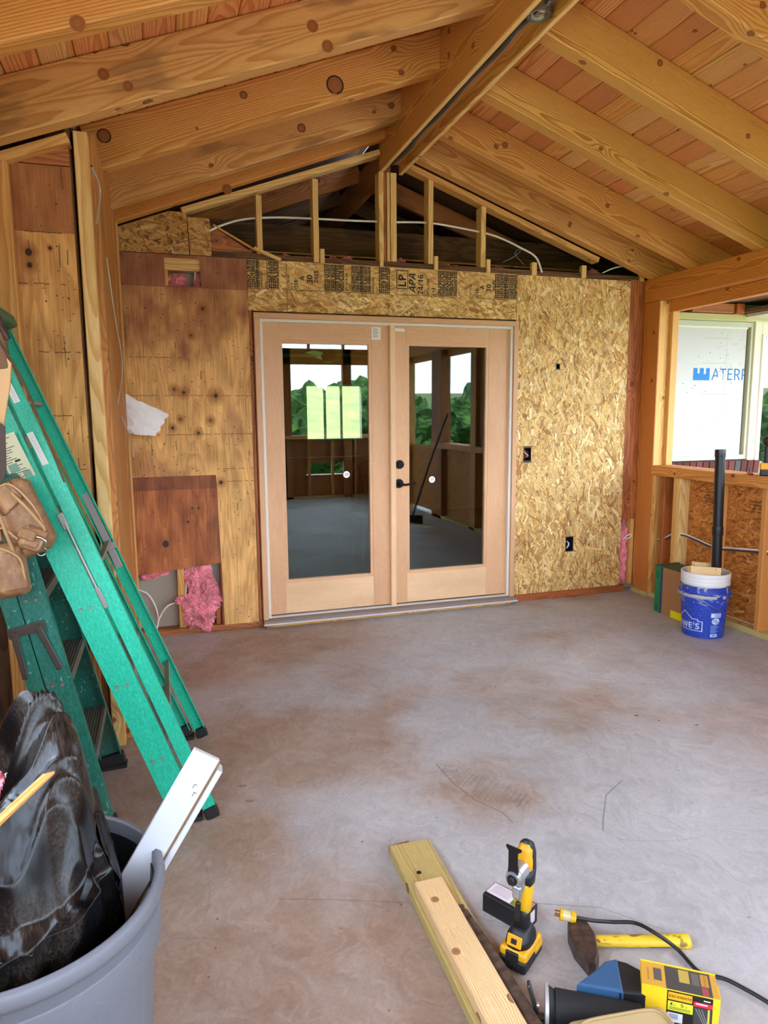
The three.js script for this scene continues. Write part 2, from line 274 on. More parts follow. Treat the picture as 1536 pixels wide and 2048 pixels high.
// ------------------------------------------------------------------ roof: rafters, plank deck, ridge
const LB = (x) => 2.61 + 0.377 * (x + 0.81), RBm = (x) => 2.47 - 0.35 * (x - 3.03);   // underside of the rafters
const LN = V(-0.377, 1, 0).normalize(), RN = V(0.35, 1, 0).normalize();
{
  const roof = struct('ceiling', 'open plank ceiling on sloping timber rafters and a ridge beam', 'ceiling');
  const wR = 0.084, hR = 0.198;
  const lz = [0.11, 0.43, 1.055, 1.69, 2.32, 2.93, 3.51, 4.12, 4.73, 5.34, 5.95, 6.56], rz = [0.115, 0.54, 1.125, 1.74, 2.345, 2.95, 3.56, 4.17, 4.78, 5.39, 6.0, 6.6];
  lz.forEach((z, i) => {
    const x0 = i < 3 ? -0.83 : -1.75, a = V(x0, LB(x0), z - wR / 2).addScaledVector(LN, hR / 2), b = V(0.965, LB(0.965), z - wR / 2).addScaledVector(LN, hR / 2);
    bar('rafter', roof, M.fir[[4, 5, 1, 5, 1, 0, 2, 3][i % 8]], a, b, hR, wR, V(0, 1, 0), 0.006);
  });
  rz.forEach((z, i) => {
    const a = V(3.5, RBm(3.5), z - wR / 2).addScaledVector(RN, hR / 2), b = V(0.97, RBm(0.97), z - wR / 2).addScaledVector(RN, hR / 2);
    bar('rafter', roof, M.fir[[0, 1, 2, 2, 1, 3, 0, 4][i % 8]], a, b, hR, wR, V(0, 1, 0), 0.006);
  });
  // the conspicuous knots, set flush in the rafter faces they show on
  const knotM = [true, false].map((ringed) => { const t = canTex(96, 96, (g) => { g.fillStyle = '#a8662e'; g.fillRect(0, 0, 96, 96); const r = rng(ringed ? 3 : 4); for (let i = 1; i < 8; i++) { g.strokeStyle = `rgba(84,44,16,${0.25 + r() * 0.4})`; g.lineWidth = 2 + r() * 2; g.beginPath(); g.ellipse(48 + r() * 4, 48, i * 6, i * 5.6, 0.4, 0, 7); g.stroke(); } if (ringed) { g.strokeStyle = '#1e1008'; g.lineWidth = 7; g.beginPath(); g.ellipse(48, 48, 43, 43, 0, 0.3, 6.1); g.stroke(); } }); return std({ map: t, roughness: 0.6 }); });
  for (const [px, py, r, z, ringed] of [[670, 170, 17, lz[2], 1], [487, 190, 7, lz[2], 1], [208, 272, 12, lz[2], 1], [394, 257, 3, lz[2], 0], [207, 148, 10, lz[3], 0], [256, 172, 9, lz[3], 0], [625, 52, 11, lz[3], 0], [655, 92, 11, lz[3], 0], [603, 256, 8, lz[1], 1], [454, 378, 9, lz[0], 0], [155, 46, 13, lz[4], 0], [1320, 126, 7, rz[3], 1], [1496, 272, 6, rz[3], 1], [1010, 290, 7, rz[1], 0]]) {
    const p = P(px, py, 'z', z), rad = r * (CAM.z - z) / CAM.f * 1.02;
    mesh('knot', at(cyl(rad, rad, 0.0016, 26), p.x, p.y, z + 0.0002, Math.PI / 2), knotM[ringed ? 0 : 1], roof);
  }
  const bw = 0.131, t = 0.034;
  let k = 0;
  for (const side of [-1, 1]) {
    const N = side < 0 ? LN : RN, F = side < 0 ? LB : RBm, slope = side < 0 ? V(-1, -0.377, 0).normalize() : V(1, -0.35, 0).normalize(), xs = side < 0 ? 0.94 : 0.98;
    const start = V(xs, F(xs), 0).addScaledVector(N, hR + t / 2 + 0.001);
    for (let i = 0; i < 21; i++) {
      const c = start.clone().addScaledVector(slope, (i + 0.5) * bw), a = c.clone().setZ(-0.3), b = c.clone().setZ(7.35);
      const m = M.deck[Math.floor(hsh(i, side + 3, 5) * 5.9)]; k++;
      bar('deck_board', roof, m, a, b, t, bw - 0.002, N, 0.005);
    }
    const A = start.clone().addScaledVector(N, t / 2 + 0.014), c = A.clone().addScaledVector(slope, 10.5 * bw);
    const g = new THREE.BoxGeometry(21 * bw + 0.1, 0.02, 7.9); g.applyMatrix4(new THREE.Matrix4().makeBasis(slope.clone().multiplyScalar(side), N, V(0, 0, 1)).setPosition(c.x, c.y, 3.42));
    mesh('roof_covering', g, flat(0x3a3531, 0.9), roof);
  }
  // ridge: plywood faced box beam with a recessed soffit between two pale edges
  const ridge = group('ridge_beam', roof);
  bx('web', ridge, M.fir[1], 0.88, 0.9, 3.08, 3.62, -0.02, 7.3, 'z', 0.002);
  bx('web', ridge, M.fir[1], 1.02, 1.04, 3.08, 3.62, -0.02, 7.3, 'z', 0.002);
  bx('edge_strip', ridge, M.pine, 0.876, 0.901, 3.072, 3.082, -0.02, 7.3, 'z', 0.002);
  bx('edge_strip', ridge, M.pine, 1.019, 1.044, 3.072, 3.082, -0.02, 7.3, 'z', 0.002);
  bx('soffit', ridge, M.fir[0], 0.9, 1.02, 3.135, 3.155, -0.02, 7.3, 'z', 0.001);
  bx('ridge_cap', roof, flat(0x3a3531, 0.9), 0.8, 1.12, 3.62, 3.66, -3.2, 7.35, 'z');
}
// ceiling electrical box and the cable in the ridge channel
{
  const g = thing('junction_box', 'round galvanised electrical box open below the ridge beam', 'electrical box', [0.958, 3.135, 1.95]);
  const metal = flat(0x8d8a80, 0.35, { metalness: 0.9 });
  const s = lathe([[0.0, 0.0], [0.05, 0.0], [0.052, -0.004], [0.052, -0.052], [0.047, -0.055], [0.047, -0.006], [0.0, -0.006]], 8);
  mesh('housing', s, metal, g);
  mesh('cable_clamp', at(rb(0.02, 0.012, 0.03, 0.003), 0.01, -0.03, 0.062), metal, g);
  [[0xf0efe8, 0], [0x1c1c1c, 1.9], [0xb77d40, 4]].forEach(([c, a]) => mesh('wire_end', tubeG([V(0.03 * Math.cos(a), -0.01, 0.03 * Math.sin(a)), V(0.02 * Math.cos(a + 1), -0.04, 0.02 * Math.sin(a + 1)), V(0.025 * Math.cos(a + 2.4), -0.035, 0.025 * Math.sin(a + 2.4)), V(0.01, -0.012, 0.01)], 0.0035), flat(c, 0.5), g));
  const c = mesh('electric_cable', tubeG([V(0.955, 3.122, 0.03), V(0.97, 3.118, 0.3), V(0.955, 3.122, 0.55), V(0.965, 3.123, 0.9), V(0.955, 3.122, 1.3), V(0.965, 3.12, 1.6), V(0.95, 3.115, 1.78), V(0.958, 3.11, 1.9)], 0.011, 90, 8), flat(0x4a5256, 0.5));
  tag(c, 'dark grey cable stapled inside the ridge beam channel', 'cable');
  const c2 = mesh('electric_cable', tubeG([V(0.97, 3.108, 2.01), V(0.975, 3.122, 2.2), V(0.962, 3.124, 2.8), V(0.96, 3.125, 3.6)], 0.011, 40, 8), flat(0x3c4f60, 0.5));
  tag(c2, 'blue grey cable leaving the round box along the ridge beam', 'cable');
}

// ------------------------------------------------------------------ back wall of the house (z = 0)
const wallBack = struct('wall_back', 'house wall patched with old plywood and new strand board around the double door', 'wall');
const osbMat = (t) => std({ ...bump(t, 0.0015), roughness: 0.7 });
{
  const W = wallBack;
  // old plywood sheet with a square hole at the top and a broken opening at the bottom
  const x0 = -0.82, x1 = -0.03, y0 = 0.04, y1 = 2.462, ppm = 760;
  const plyT = canTex(Math.round((x1 - x0) * ppm), Math.round((y1 - y0) * ppm), (g, w, h) => drawPly(g, w, h, ppm, {
    seed: 301, a: [230, 180, 108], b: [204, 146, 78], s: [152, 94, 62],
    stain: (u, v, n, f) => { const top = v > 2.225 ? 0.95 : sm(1.68, 1.98, v + 0.5 * (n - 0.5) + 0.2 * (f - 0.5) - 0.12 * sm(0.45, 0.75, u)) * (0.5 + 0.8 * (f - 0.45)); return Math.max(top, 0.5 * sm(0.56, 0.7, n)) * (0.75 + 0.5 * f); },
    lines: [[1.79, 0, 0.35], [1.55, 0.0, 0.79], [1.3, 0.1, 0.79], [1.07, 0.55, 0.79], [0.985, 0.55, 0.79]],
    knots: [[0.36, 1.57, 0.008, 0.06], [0.56, 1.55, 0.01, 0.08], [0.3, 1.59, 0.005, 0.05], [0.33, 1.4, 0.004, 0.04], [0.52, 1.39, 0.004, 0.05], [0.28, 1.345, 0.007, 0.04], [0.44, 1.31, 0.006, 0.05], [0.57, 0.98, 0.01, 0.05], [0.5, 2.1, 0.007, 0.06], [0.42, 1.93, 0.004, 0.04]],
    specks: 420, streaks: 40,
  }), x0, y0, x1 - x0, y1 - y0);
  mesh('plywood_sheet', sheetG([[x0, 1.07], [-0.28, 1.07], [-0.268, 0.477], [-0.262, y0], [x1, y0], [x1, y1], [x0, y1]], 0, 0.014, [rect(-0.54, -0.323, 2.273, 2.444).reverse()]), std({ ...bump(plyT, 0.001), roughness: 0.72 }), W);
  // darker patch of plywood, cut off crookedly
  const pt = canTex(420, 500, (g, w, h) => drawPly(g, w, h, 760, { seed: 331, a: [170, 98, 46], b: [140, 74, 32], s: [104, 56, 30], stain: (u, v, n, f) => (v > 0.56 ? 0.7 * f + 0.2 : 0.7 * sm(0.55, 0.7, n)) * 0.9, lines: [], knots: [[0.42, 0.43, 0.006, 0.03], [0.38, 0.43, 0.006, 0.03], [0.35, 0.34, 0.007, 0.03], [0.2, 0.2, 0.02, 0.05]], specks: 40 }), -0.82, 0.43, 0.55, 0.65);
  mesh('plywood_patch', sheetG([[-0.82, 0.428], [-0.268, 0.475], [-0.282, 1.068], [-0.82, 1.068]], 0.001, 0.014), std({ ...bump(pt, 0.001), roughness: 0.62 }), W);
  // small offcuts of strand board under the rafter
  const so = canTex(640, 280, (g, w, h) => { drawOSB(g, w, h, 1100, 0.3, 9, 4200); g.fillStyle = 'rgba(46,30,16,0.35)'; const r = rng(4); for (let i = 0; i < 60; i++) { g.beginPath(); g.ellipse(r() * w * 0.7, r() * h, 4 + r() * 16, 3 + r() * 8, r() * 3, 0, 7); g.fill(); } }, -0.82, 2.46, 0.58, 0.255);
  const som = osbMat(so); som.color.set(0xe2d2bc);
  mesh('strand_board_offcut', sheetG([[-0.82, 2.466], [-0.386, 2.466], [-0.394, 2.72], [-0.5, 2.72], [-0.82, 2.6]], 0.003, 0.012), som, W);
  mesh('strand_board_offcut', sheetG([[-0.381, 2.466], [-0.25, 2.466], [-0.253, 2.694], [-0.389, 2.694]], 0.004, 0.012), som, W);
  // triangular brown sheathing and loose stick beside the gable opening
  mesh('sheathing_wedge', sheetG([[-0.26, 2.466], [0.13, 2.45], [0.08, 2.472], [-0.25, 2.665]], -0.03, 0.012), M.brown, W);
  // header of new strand board with the printed grade stamps
  const hw = 2048, hp = hw / 1.95, hh = Math.round(0.325 * hp);
  const hdr = canTex(hw, hh, (g, w, h) => {
    drawOSB(g, w, h, hp, 0.25, 21, 3000);
    const r = rng(61); g.fillStyle = 'rgb(24,16,10)'; g.strokeStyle = 'rgb(24,16,10)';
    const stamp = (x, bw, rows, lh) => { // text blocks run up the board
      g.save(); g.translate(x, 0.182 * hp); g.rotate(-Math.PI / 2);
      g.fillStyle = 'rgba(206,164,92,0.35)'; g.fillRect(0, 0, 0.182 * hp, bw); g.fillStyle = 'rgb(24,16,10)'; g.lineWidth = 3;
      g.beginPath(); g.moveTo(0, 0); g.lineTo(0, bw); g.stroke();
      let y = 0; for (const row of rows) { const s = row[1] ?? lh; y += s; g.font = `${row[2] ?? 'bold '} ${s * 0.98}px sans-serif`; row[1] === 13 ? (g.save(), g.translate(5, y), g.scale(180 / g.measureText(row[0]).width, 1.2), g.fillText(row[0], 0, 0), g.lineWidth = 0.45, g.strokeText(row[0], 0, 0), g.restore()) : g.fillText(row[0], 6 + (row[3] ?? 0), y); y += 1.5; }
      g.restore();
    };
    const words = ['STRENGTH AXIS', 'THIS DIRECTION', 'SHEATHING', 'PANEL GRADE', 'SPACE 1/8 IN', 'INSTALLATION', 'SPAN RATING', 'THICKNESS'], fine = (n) => Array.from({ length: n }, () => [words[Math.floor(r() * words.length)], 13, '900 ']);
    const bars = (x) => { g.lineWidth = 5; g.beginPath(); g.moveTo(x, 0); g.lineTo(x, 0.182 * hp); g.stroke(); };
    const F = (px) => (P(px, 540, 'z', 0).x + 0.03) * hp;
    stamp(F(494), 90, fine(6), 12); bars(F(514)); bars(F(534)); stamp(F(518), 62, [['EXPOSURE', 22], ['<->', 30]], 20); stamp(F(536), 80, fine(5), 12);
    for (const a of [F(572), F(938)]) { stamp(a, 270, [['1/2 IN 08', 22], ['PS 2', 20], ['OSB', 34], ['A', 46, 'bold ', 60], ['30', 56, 'bold ', 40], ['2025', 38, 'bold ', 50]], 20); }
    stamp(F(648), 90, fine(6), 12); stamp(F(664), 100, fine(6), 12); stamp(F(688), 60, [['23/32 0-24', 26], ['19/32', 22]], 20); stamp(F(702), 90, fine(6), 12); stamp(F(720), 90, fine(5), 12); bars(F(740)); stamp(F(742), 60, [['EXPOSURE', 22], ['<->', 30]], 20); stamp(F(757), 90, fine(6), 12);
    stamp(F(790), 110, [['LP', 84, 'bold ', 46]], 20); g.lineWidth = 6; g.strokeRect(F(790) + 14, 0.02 * hp, 84, 0.12 * hp); stamp(F(812), 110, [['APA', 74, 'bold italic ', 10], ['RATED', 18]], 20); stamp(F(832), 100, [['24/16', 56], ['SPAN', 14], ['SIZED', 14]], 20); stamp(F(852), 90, [['07 8 - PRP', 26], ['(+)', 44]], 12); stamp(F(876), 110, fine(7), 12); stamp(F(900), 70, fine(4), 12);
    stamp(F(990), 110, fine(7), 12); stamp(F(1010), 110, fine(7), 12);
  }, -0.03, 2.138, 1.95, 0.325);
  mesh('strand_board_header', sheetG(rect(-0.028, 0.2255, 2.138, 2.46), 0, 0.012), osbMat(hdr), W);
  mesh('strand_board_header', sheetG(rect(0.228, 1.919, 2.138, 2.462), 0.0005, 0.012), osbMat(hdr), W);
  const b1 = [P(1047, 893, 'z', 0), P(1062, 924, 'z', 0)], b2 = [P(1131, 1074, 'z', 0), P(1146, 1102, 'z', 0)], b3 = [P(1112, 727, 'z', 0), P(1120, 739, 'z', 0)];
  const ro = canTex(820, 2000, (g, w, h) => {
    drawOSB(g, w, h, 830, 1.45, 33, 3600);
    g.strokeStyle = 'rgba(40,26,14,0.8)'; g.lineWidth = 2;
    for (const [a, b] of [b1, b2, b3]) { const X = (x) => (x - 1.92) * 830, Y = (y) => h - (y - 0.056) * 830; g.beginPath(); g.moveTo(X(a.x) - 22, Y(a.y)); g.lineTo(X(b.x) + 20, Y(a.y)); g.moveTo(X(a.x) - 14, Y(b.y)); g.lineTo(X(b.x) + 24, Y(b.y)); g.stroke(); }
  }, 1.92, 0.056, 0.985, 2.408);
  const hole = ([a, b]) => rect(a.x, b.x, b.y, a.y).reverse();
  mesh('strand_board_sheet', sheetG(rect(1.922, 2.9, 0.056, 2.46), 0.001, 0.012, [hole(b1), hole(b2), hole(b3)]), osbMat(ro), W);
  bx('sole_plate', W, M.brown2, 1.935, 2.96, 0.0, 0.052, -0.09, -0.004);
  bx('sole_plate', W, M.brown, -0.82, 0.0, 0.0, 0.042, -0.1, -0.002, 'x', 0.004);
  // corner strip of weathered sheathing, stud and cavity in the right corner
  bx('old_sheathing_strip', W, wood(T.brown, 0xffeedd), 2.903, 3.03, 0.6, 2.47, -0.012, 0, 'y', 0.001);
  bx('stud', W, M.pine2, 2.992, 3.03, 0.06, 0.598, -0.09, -0.005);
  // framing behind the opening at the bottom left
  bx('stud', W, M.pine2, -0.558, -0.513, 0.04, 1.1, -0.092, -0.03);
  bx('stud', W, M.brown, -0.276, -0.235, 0.04, 1.1, -0.092, -0.016);
  bx('splint', W, M.brown2, -0.315, -0.285, 0.045, 0.25, -0.06, -0.03);
  bx('stud', W, M.brown, -0.86, -0.822, 0.04, 2.46, -0.092, -0.016);
  // frame round the square hole at the top
  bx('hole_blocking', W, M.pine, -0.545, -0.318, 2.41, 2.448, -0.09, -0.016); bx('hole_blocking', W, M.pine, -0.545, -0.318, 2.372, 2.409, -0.09, -0.014); bx('hole_blocking', W, M.pine2, -0.545, -0.52, 2.27, 2.37, -0.09, -0.016);
  // inner lining of the house wall, seen through the holes, with the door opening
  mesh('drywall', sheetG(rect(-1.7, 5.2, 0.0, 2.44), -0.1, 0.014, [rect(0.02, 1.91, 0.01, 2.11).reverse()]), flat(0xa69c8a, 0.9), W);
  bx('top_plate', W, M.dark, -0.24, 3.0, 2.462, 2.5, -0.1, -0.008);
  // door rough framing hidden by the door unit
  bx('gap_stud', W, M.brown, -0.03, -0.004, 0.04, 2.138, -0.09, -0.012);
}
// gable framing over the back wall, attic behind it
const pinkT = pixTex(256, 256, 0.3, 0.3, (u, v, c) => { const n = fbm(u * 26, v * 26, 3, 5), f = vn(u * 300, v * 300, 8); const k = 0.62 + 0.66 * n + 0.16 * f; c[0] = 216 * k; c[1] = 130 * k; c[2] = 138 * k; });
const pinkM = std({ map: pinkT, roughness: 1 });
function fluff(name, pts, seed, parent, mat = pinkM) { // lumpy wool: overlapping displaced balls in one surface
  const list = pts.map(([x, y, z, a, b, c], k) => {
    const g = new THREE.IcosahedronGeometry(1, 14), p = g.attributes.position;
    for (let i = 0; i < p.count; i++) {
      const X = p.getX(i), Y = p.getY(i), Z = p.getZ(i), d = 1 + 0.8 * (fbm(X * 2.6 + seed + k * 3, Y * 2.6 + Z * 1.7, seed, 4) - 0.5) + 0.6 * (fbm(X * 9 + Z * 5, Y * 9 - Z * 4, seed + 5, 4) - 0.5);
      p.setXYZ(i, x + X * a * d, y + Y * b * d, z + Z * c * d);
    }
    const uv = g.attributes.uv; for (let i = 0; i < uv.count; i++) uv.setXY(i, p.getX(i) + p.getZ(i), p.getY(i));
    g.computeVertexNormals(); return g;
  });
  return mesh(name, merge(list), mat, parent);
}
{
  const W = wallBack, gb = (m, x0, x1, y0, y1, z0 = -0.09, z1 = -0.002) => bx('gable_stud', W, m, x0, x1, y0, y1, z0, z1, 'y');
  // left raking plate and studs
  const yl = (x) => LB(x) - 0.03;
  bar('raking_plate', W, M.pine, V(-0.42, yl(-0.42) + 0.0, -0.03), V(0.875, yl(0.875) - 0.02, -0.03), 0.038, 0.09, V(0, 1, 0));
  bar('raking_plate', W, M.pine2, V(1.06, RBm(1.06) - 0.022, -0.03), V(2.6, RBm(2.6) - 0.022, -0.03), 0.038, 0.09, V(0, 1, 0));
  gb(M.pine, 0.042, 0.078, 2.5, 2.86); gb(M.pine, 0.413, 0.451, 2.466, 2.99, -0.09, 0.0);
  gb(M.pine, 0.868, 0.902, 2.5, 3.075, -0.09, 0.002); gb(M.brown, 0.906, 0.924, 2.5, 3.075, -0.09, -0.01); gb(M.pine, 0.928, 0.948, 2.5, 3.075, -0.09, -0.002); gb(M.pine, 0.952, 0.995, 2.5, 3.075, -0.09, 0.002);
  gb(M.pine, 1.228, 1.266, 2.5, 3.06); gb(M.pine, 1.63, 1.668, 2.5, 2.912);
  for (const [a, b, h] of [[0.456, 0.486, 0.09], [0.872, 0.898, 0.1], [1.27, 1.3, 0.09], [1.672, 1.704, 0.09], [2.04, 2.08, 0.09], [2.46, 2.5, 0.09], [2.98, 3.02, 0.1]]) bx('block', W, M.pine, a, b, 2.462, 2.462 + h, -0.03, 0.006, 'y');
  bar('block', W, M.pine, V(0.02, 2.53, 0.0), V(0.19, 2.462, 0.014), 0.022, 0.03);
  bar('block', W, M.pine2, V(-0.23, 2.66, -0.018), V(0.12, 2.475, -0.018), 0.012, 0.02);
  // attic: old rafters, ceiling deck edge, dark boards
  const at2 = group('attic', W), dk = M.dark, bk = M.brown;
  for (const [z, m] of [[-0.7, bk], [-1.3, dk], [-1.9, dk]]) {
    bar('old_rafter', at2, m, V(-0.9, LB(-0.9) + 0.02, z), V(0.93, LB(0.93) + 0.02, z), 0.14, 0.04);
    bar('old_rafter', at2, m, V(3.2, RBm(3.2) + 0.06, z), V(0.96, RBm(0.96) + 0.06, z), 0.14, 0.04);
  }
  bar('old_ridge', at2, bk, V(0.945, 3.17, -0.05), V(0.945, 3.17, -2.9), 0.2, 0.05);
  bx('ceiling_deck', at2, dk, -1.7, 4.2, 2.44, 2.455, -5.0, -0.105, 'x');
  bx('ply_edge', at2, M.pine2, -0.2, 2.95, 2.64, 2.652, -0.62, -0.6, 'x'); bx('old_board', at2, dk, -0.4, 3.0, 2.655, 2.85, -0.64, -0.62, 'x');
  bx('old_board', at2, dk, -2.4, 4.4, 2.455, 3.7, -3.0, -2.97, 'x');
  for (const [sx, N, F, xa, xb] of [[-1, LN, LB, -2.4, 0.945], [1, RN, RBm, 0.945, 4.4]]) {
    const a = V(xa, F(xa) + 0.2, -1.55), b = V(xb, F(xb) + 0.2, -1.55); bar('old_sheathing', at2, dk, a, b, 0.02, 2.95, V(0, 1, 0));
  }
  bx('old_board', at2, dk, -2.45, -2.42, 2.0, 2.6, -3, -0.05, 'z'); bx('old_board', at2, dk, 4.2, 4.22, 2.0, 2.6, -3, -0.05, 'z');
  const wool = pinkM;
  [[0.28, 0.15], [0.64, 0.17], [1.1, 0.1], [1.45, 0.15], [1.86, 0.13], [2.27, 0.15], [2.7, 0.14]].forEach(([x, a], i) => tag(fluff('attic_insulation', [[x, 2.485, -0.25, a, 0.07, 0.12]], 40 + i, scene, wool), 'pink insulation heap in the shaded attic gap above the grade stamps', 'insulation', 'attic insulation heaps'));
}
const whiteCable = flat(0xe9e4d8, 0.45);
function cable(label, pts, r = 0.0055, m = whiteCable, n = 60) { return tag(mesh('electric_cable', tubeG(pts, r, n), m), label, 'cable'); }
cable('white cable strung through the gable studs', [P(418, 462, 'z', 0.0), P(440, 452, 'z', -0.02), P(480, 440, 'z', -0.045), P(540, 435, 'z', -0.045), P(620, 437, 'z', -0.045), P(700, 441, 'z', -0.045), P(780, 444, 'z', -0.045), P(860, 446, 'z', -0.045), P(930, 458, 'z', -0.045), P(990, 472, 'z', -0.03), P(1040, 495, 'z', 0.0), P(1072, 515, 'z', 0.012), P(1084, 545, 'z', 0.012)].map((v) => v), 0.007, whiteCable, 120);
cable('loose white cable end poking out above the strand board corner', [P(1205, 546, 'z', -0.03), P(1225, 537, 'z', -0.02), P(1250, 532, 'z', -0.03), P(1262, 534, 'z', -0.07)], 0.005);
cable('thin grey wires tangled between the gable studs', [P(1005, 525, 'z', -0.05), P(1030, 512, 'z', -0.05), P(1045, 497, 'z', -0.03), P(1030, 505, 'z', -0.05), P(1048, 530, 'z', -0.05)], 0.0018, flat(0x9a9a94, 0.5));

// ------------------------------------------------------------------ double glazed door
{
  const D = struct('door_1', 'new double glazed wooden door with pale unfinished frame', 'door');
  const fr = group('door_frame', D), z1 = 0.03;
  bx('side_jamb', fr, M.door, 0, 0.036, 0.03, 2.09, -0.1, z1, 'y'); bx('side_jamb', fr, M.door, 1.892, 1.928, 0.03, 2.09, -0.1, z1, 'y');
  bx('head_jamb', fr, M.door, 0, 1.928, 2.09, 2.126, -0.1, z1, 'x');
  const ws = flat(0xe6e0d2, 0.5);
  bx('weatherstrip', fr, ws, 0.036, 0.056, 0.06, 2.09, -0.03, 0.016, 'y', 0.004); bx('weatherstrip', fr, ws, 1.87, 1.892, 0.06, 2.09, -0.03, 0.016, 'y', 0.004); bx('weatherstrip', fr, ws, 0.05, 1.88, 2.07, 2.09, -0.03, 0.016, 'x', 0.004);
  bx('threshold', fr, flat(0x93857a, 0.45, { metalness: 0.3 }), 0.0, 1.928, 0.034, 0.055, -0.1, 0.07, 'x'); bx('threshold_nosing', fr, flat(0xdedad6, 0.4), -0.005, 1.935, 0.026, 0.036, 0.04, 0.082, 'x'); bx('threshold_gasket', fr, flat(0xcfc8bc, 0.5), 0.05, 1.88, 0.056, 0.07, -0.012, 0.012, 'x');
  bx('sill_shim', fr, M.pine2, 0.02, 1.9, 0.0, 0.02, -0.06, 0.04, 'x'); bx('dark_gap_strip', fr, flat(0x2e1714, 0.7), 0.0, 1.92, 0.02, 0.028, -0.08, 0.05, 'x');  // thin dark strip fills the gap between shim and threshold
  const glass = new THREE.MeshPhysicalMaterial({ color: 0xe4ece8, transmission: 1, thickness: 0, roughness: 0.0, ior: 1.6, specularIntensity: 1 });
  const zf = -0.012, zb = -0.056;
  const leaf = (x0, x1, ga, gb2, light) => {
    const l = group('door_leaf', D), gy0 = 0.313, gy1 = 1.94, b = 0.075, t = 2.072;
    bx('stile', l, M.door, x0, ga - 0.018, b, t, zb, zf, 'y', 0.002); bx('stile', l, M.door, gb2 + 0.018, x1, b, t, zb, zf, 'y', 0.002);
    bx('top_rail', l, M.door, ga - 0.018, gb2 + 0.018, gy1 + 0.018, t, zb, zf - 0.0005, 'x', 0.002); bx('bottom_rail', l, light ? M.doorl : M.door, ga - 0.018, gb2 + 0.018, b, gy0 - 0.018, zb, zf - 0.0005, 'x', 0.002);
    const s = new THREE.Shape([[ga - 0.018, gy0 - 0.018], [gb2 + 0.018, gy0 - 0.018], [gb2 + 0.018, gy1 + 0.018], [ga - 0.018, gy1 + 0.018]].map(([x, y]) => new THREE.Vector2(x, y)));
    s.holes.push(new THREE.Path([[ga, gy0], [ga, gy1], [gb2, gy1], [gb2, gy0]].map(([x, y]) => new THREE.Vector2(x, y))));
    mesh('glazing_bead', new THREE.ExtrudeGeometry(s, { depth: 0.03, bevelEnabled: true, bevelSize: 0.004, bevelThickness: 0.004, bevelSegments: 2 }).translate(0, 0, zf - 0.036), M.door, l);
    for (const z of [zf - 0.016, zf - 0.03]) mesh('glass_pane', new THREE.BoxGeometry(gb2 - ga + 0.02, gy1 - gy0 + 0.02, 0.0001).translate((ga + gb2) / 2, (gy0 + gy1) / 2, z), glass, l);
    return l;
  };
  const lA = leaf(0.054, 0.945, 0.185, 0.791, true), lB = leaf(0.975, 1.872, 1.085, 1.69, true);
  bx('astragal', D, M.doorl, 0.935, 0.978, 0.06, 2.074, zf, 0.016, 'y', 0.006);
  const bronze = flat(0x1c1614, 0.35, { metalness: 0.7 });
  const dp = P(799, 929, 'z', zf), hp = P(798, 967, 'z', zf);
  mesh('deadbolt', merge([at(cyl(0.03, 0.033, 0.014, 28), dp.x, dp.y, zf + 0.007, Math.PI / 2), at(cyl(0.02, 0.022, 0.02, 24), dp.x, dp.y, zf + 0.016, Math.PI / 2), at(rb(0.004, 0.012, 0.004, 0.001), dp.x, dp.y, zf + 0.027)]), bronze, lB);
  mesh('lever_handle', merge([at(cyl(0.031, 0.034, 0.012, 28), hp.x, hp.y, zf + 0.006, Math.PI / 2), at(cyl(0.012, 0.015, 0.05, 16), hp.x, hp.y, zf + 0.03, Math.PI / 2), tubeG([V(hp.x - 0.005, hp.y, zf + 0.052), V(hp.x + 0.03, hp.y - 0.006, zf + 0.054), V(hp.x + 0.065, hp.y - 0.002, zf + 0.053), V(hp.x + 0.1, hp.y + 0.004, zf + 0.05), V(hp.x + 0.112, hp.y, zf + 0.047)], 0.0085, 30, 10)]), bronze, lB);
  const seal = (px, py, l) => { const p = P(px, py, 'z', zf - 0.015), m = std({ roughness: 0.5, map: canTex(96, 96, (g) => { g.fillStyle = '#f2f0ea'; g.fillRect(0, 0, 96, 96); g.fillStyle = '#444'; for (let i = 0; i < 4; i++) g.fillRect(24 + (i % 2) * 10, 26 + i * 11, 40 - (i % 2) * 14, 4); }) }); mesh('glass_sticker', at(cyl(0.024, 0.024, 0.001, 32), p.x, p.y, zf - 0.0145, Math.PI / 2), [flat(0xf2f0ea), m, m], l); };
  seal(693, 949, lA); seal(864, 959, lB);
  const pt2 = canTex(64, 96, (g) => { g.fillStyle = '#f1ede4'; g.fillRect(0, 0, 64, 96); g.fillStyle = '#777'; for (let i = 0; i < 11; i++) g.fillRect(8, 8 + i * 7, 30 + (i * 13) % 18, 2.5); });
  const pp = P(752, 667, 'z', zf); mesh('paper_tag', new THREE.BoxGeometry(0.065, 0.085, 0.001).translate(pp.x, pp.y, zf + 0.001), std({ map: pt2 }), lA);
  const pq = P(797, 661, 'z', zf); mesh('paper_tag', new THREE.BoxGeometry(0.07, 0.022, 0.001).rotateZ(-0.06).translate(pq.x, pq.y, 0.018), flat(0xf2efe8), D);
}

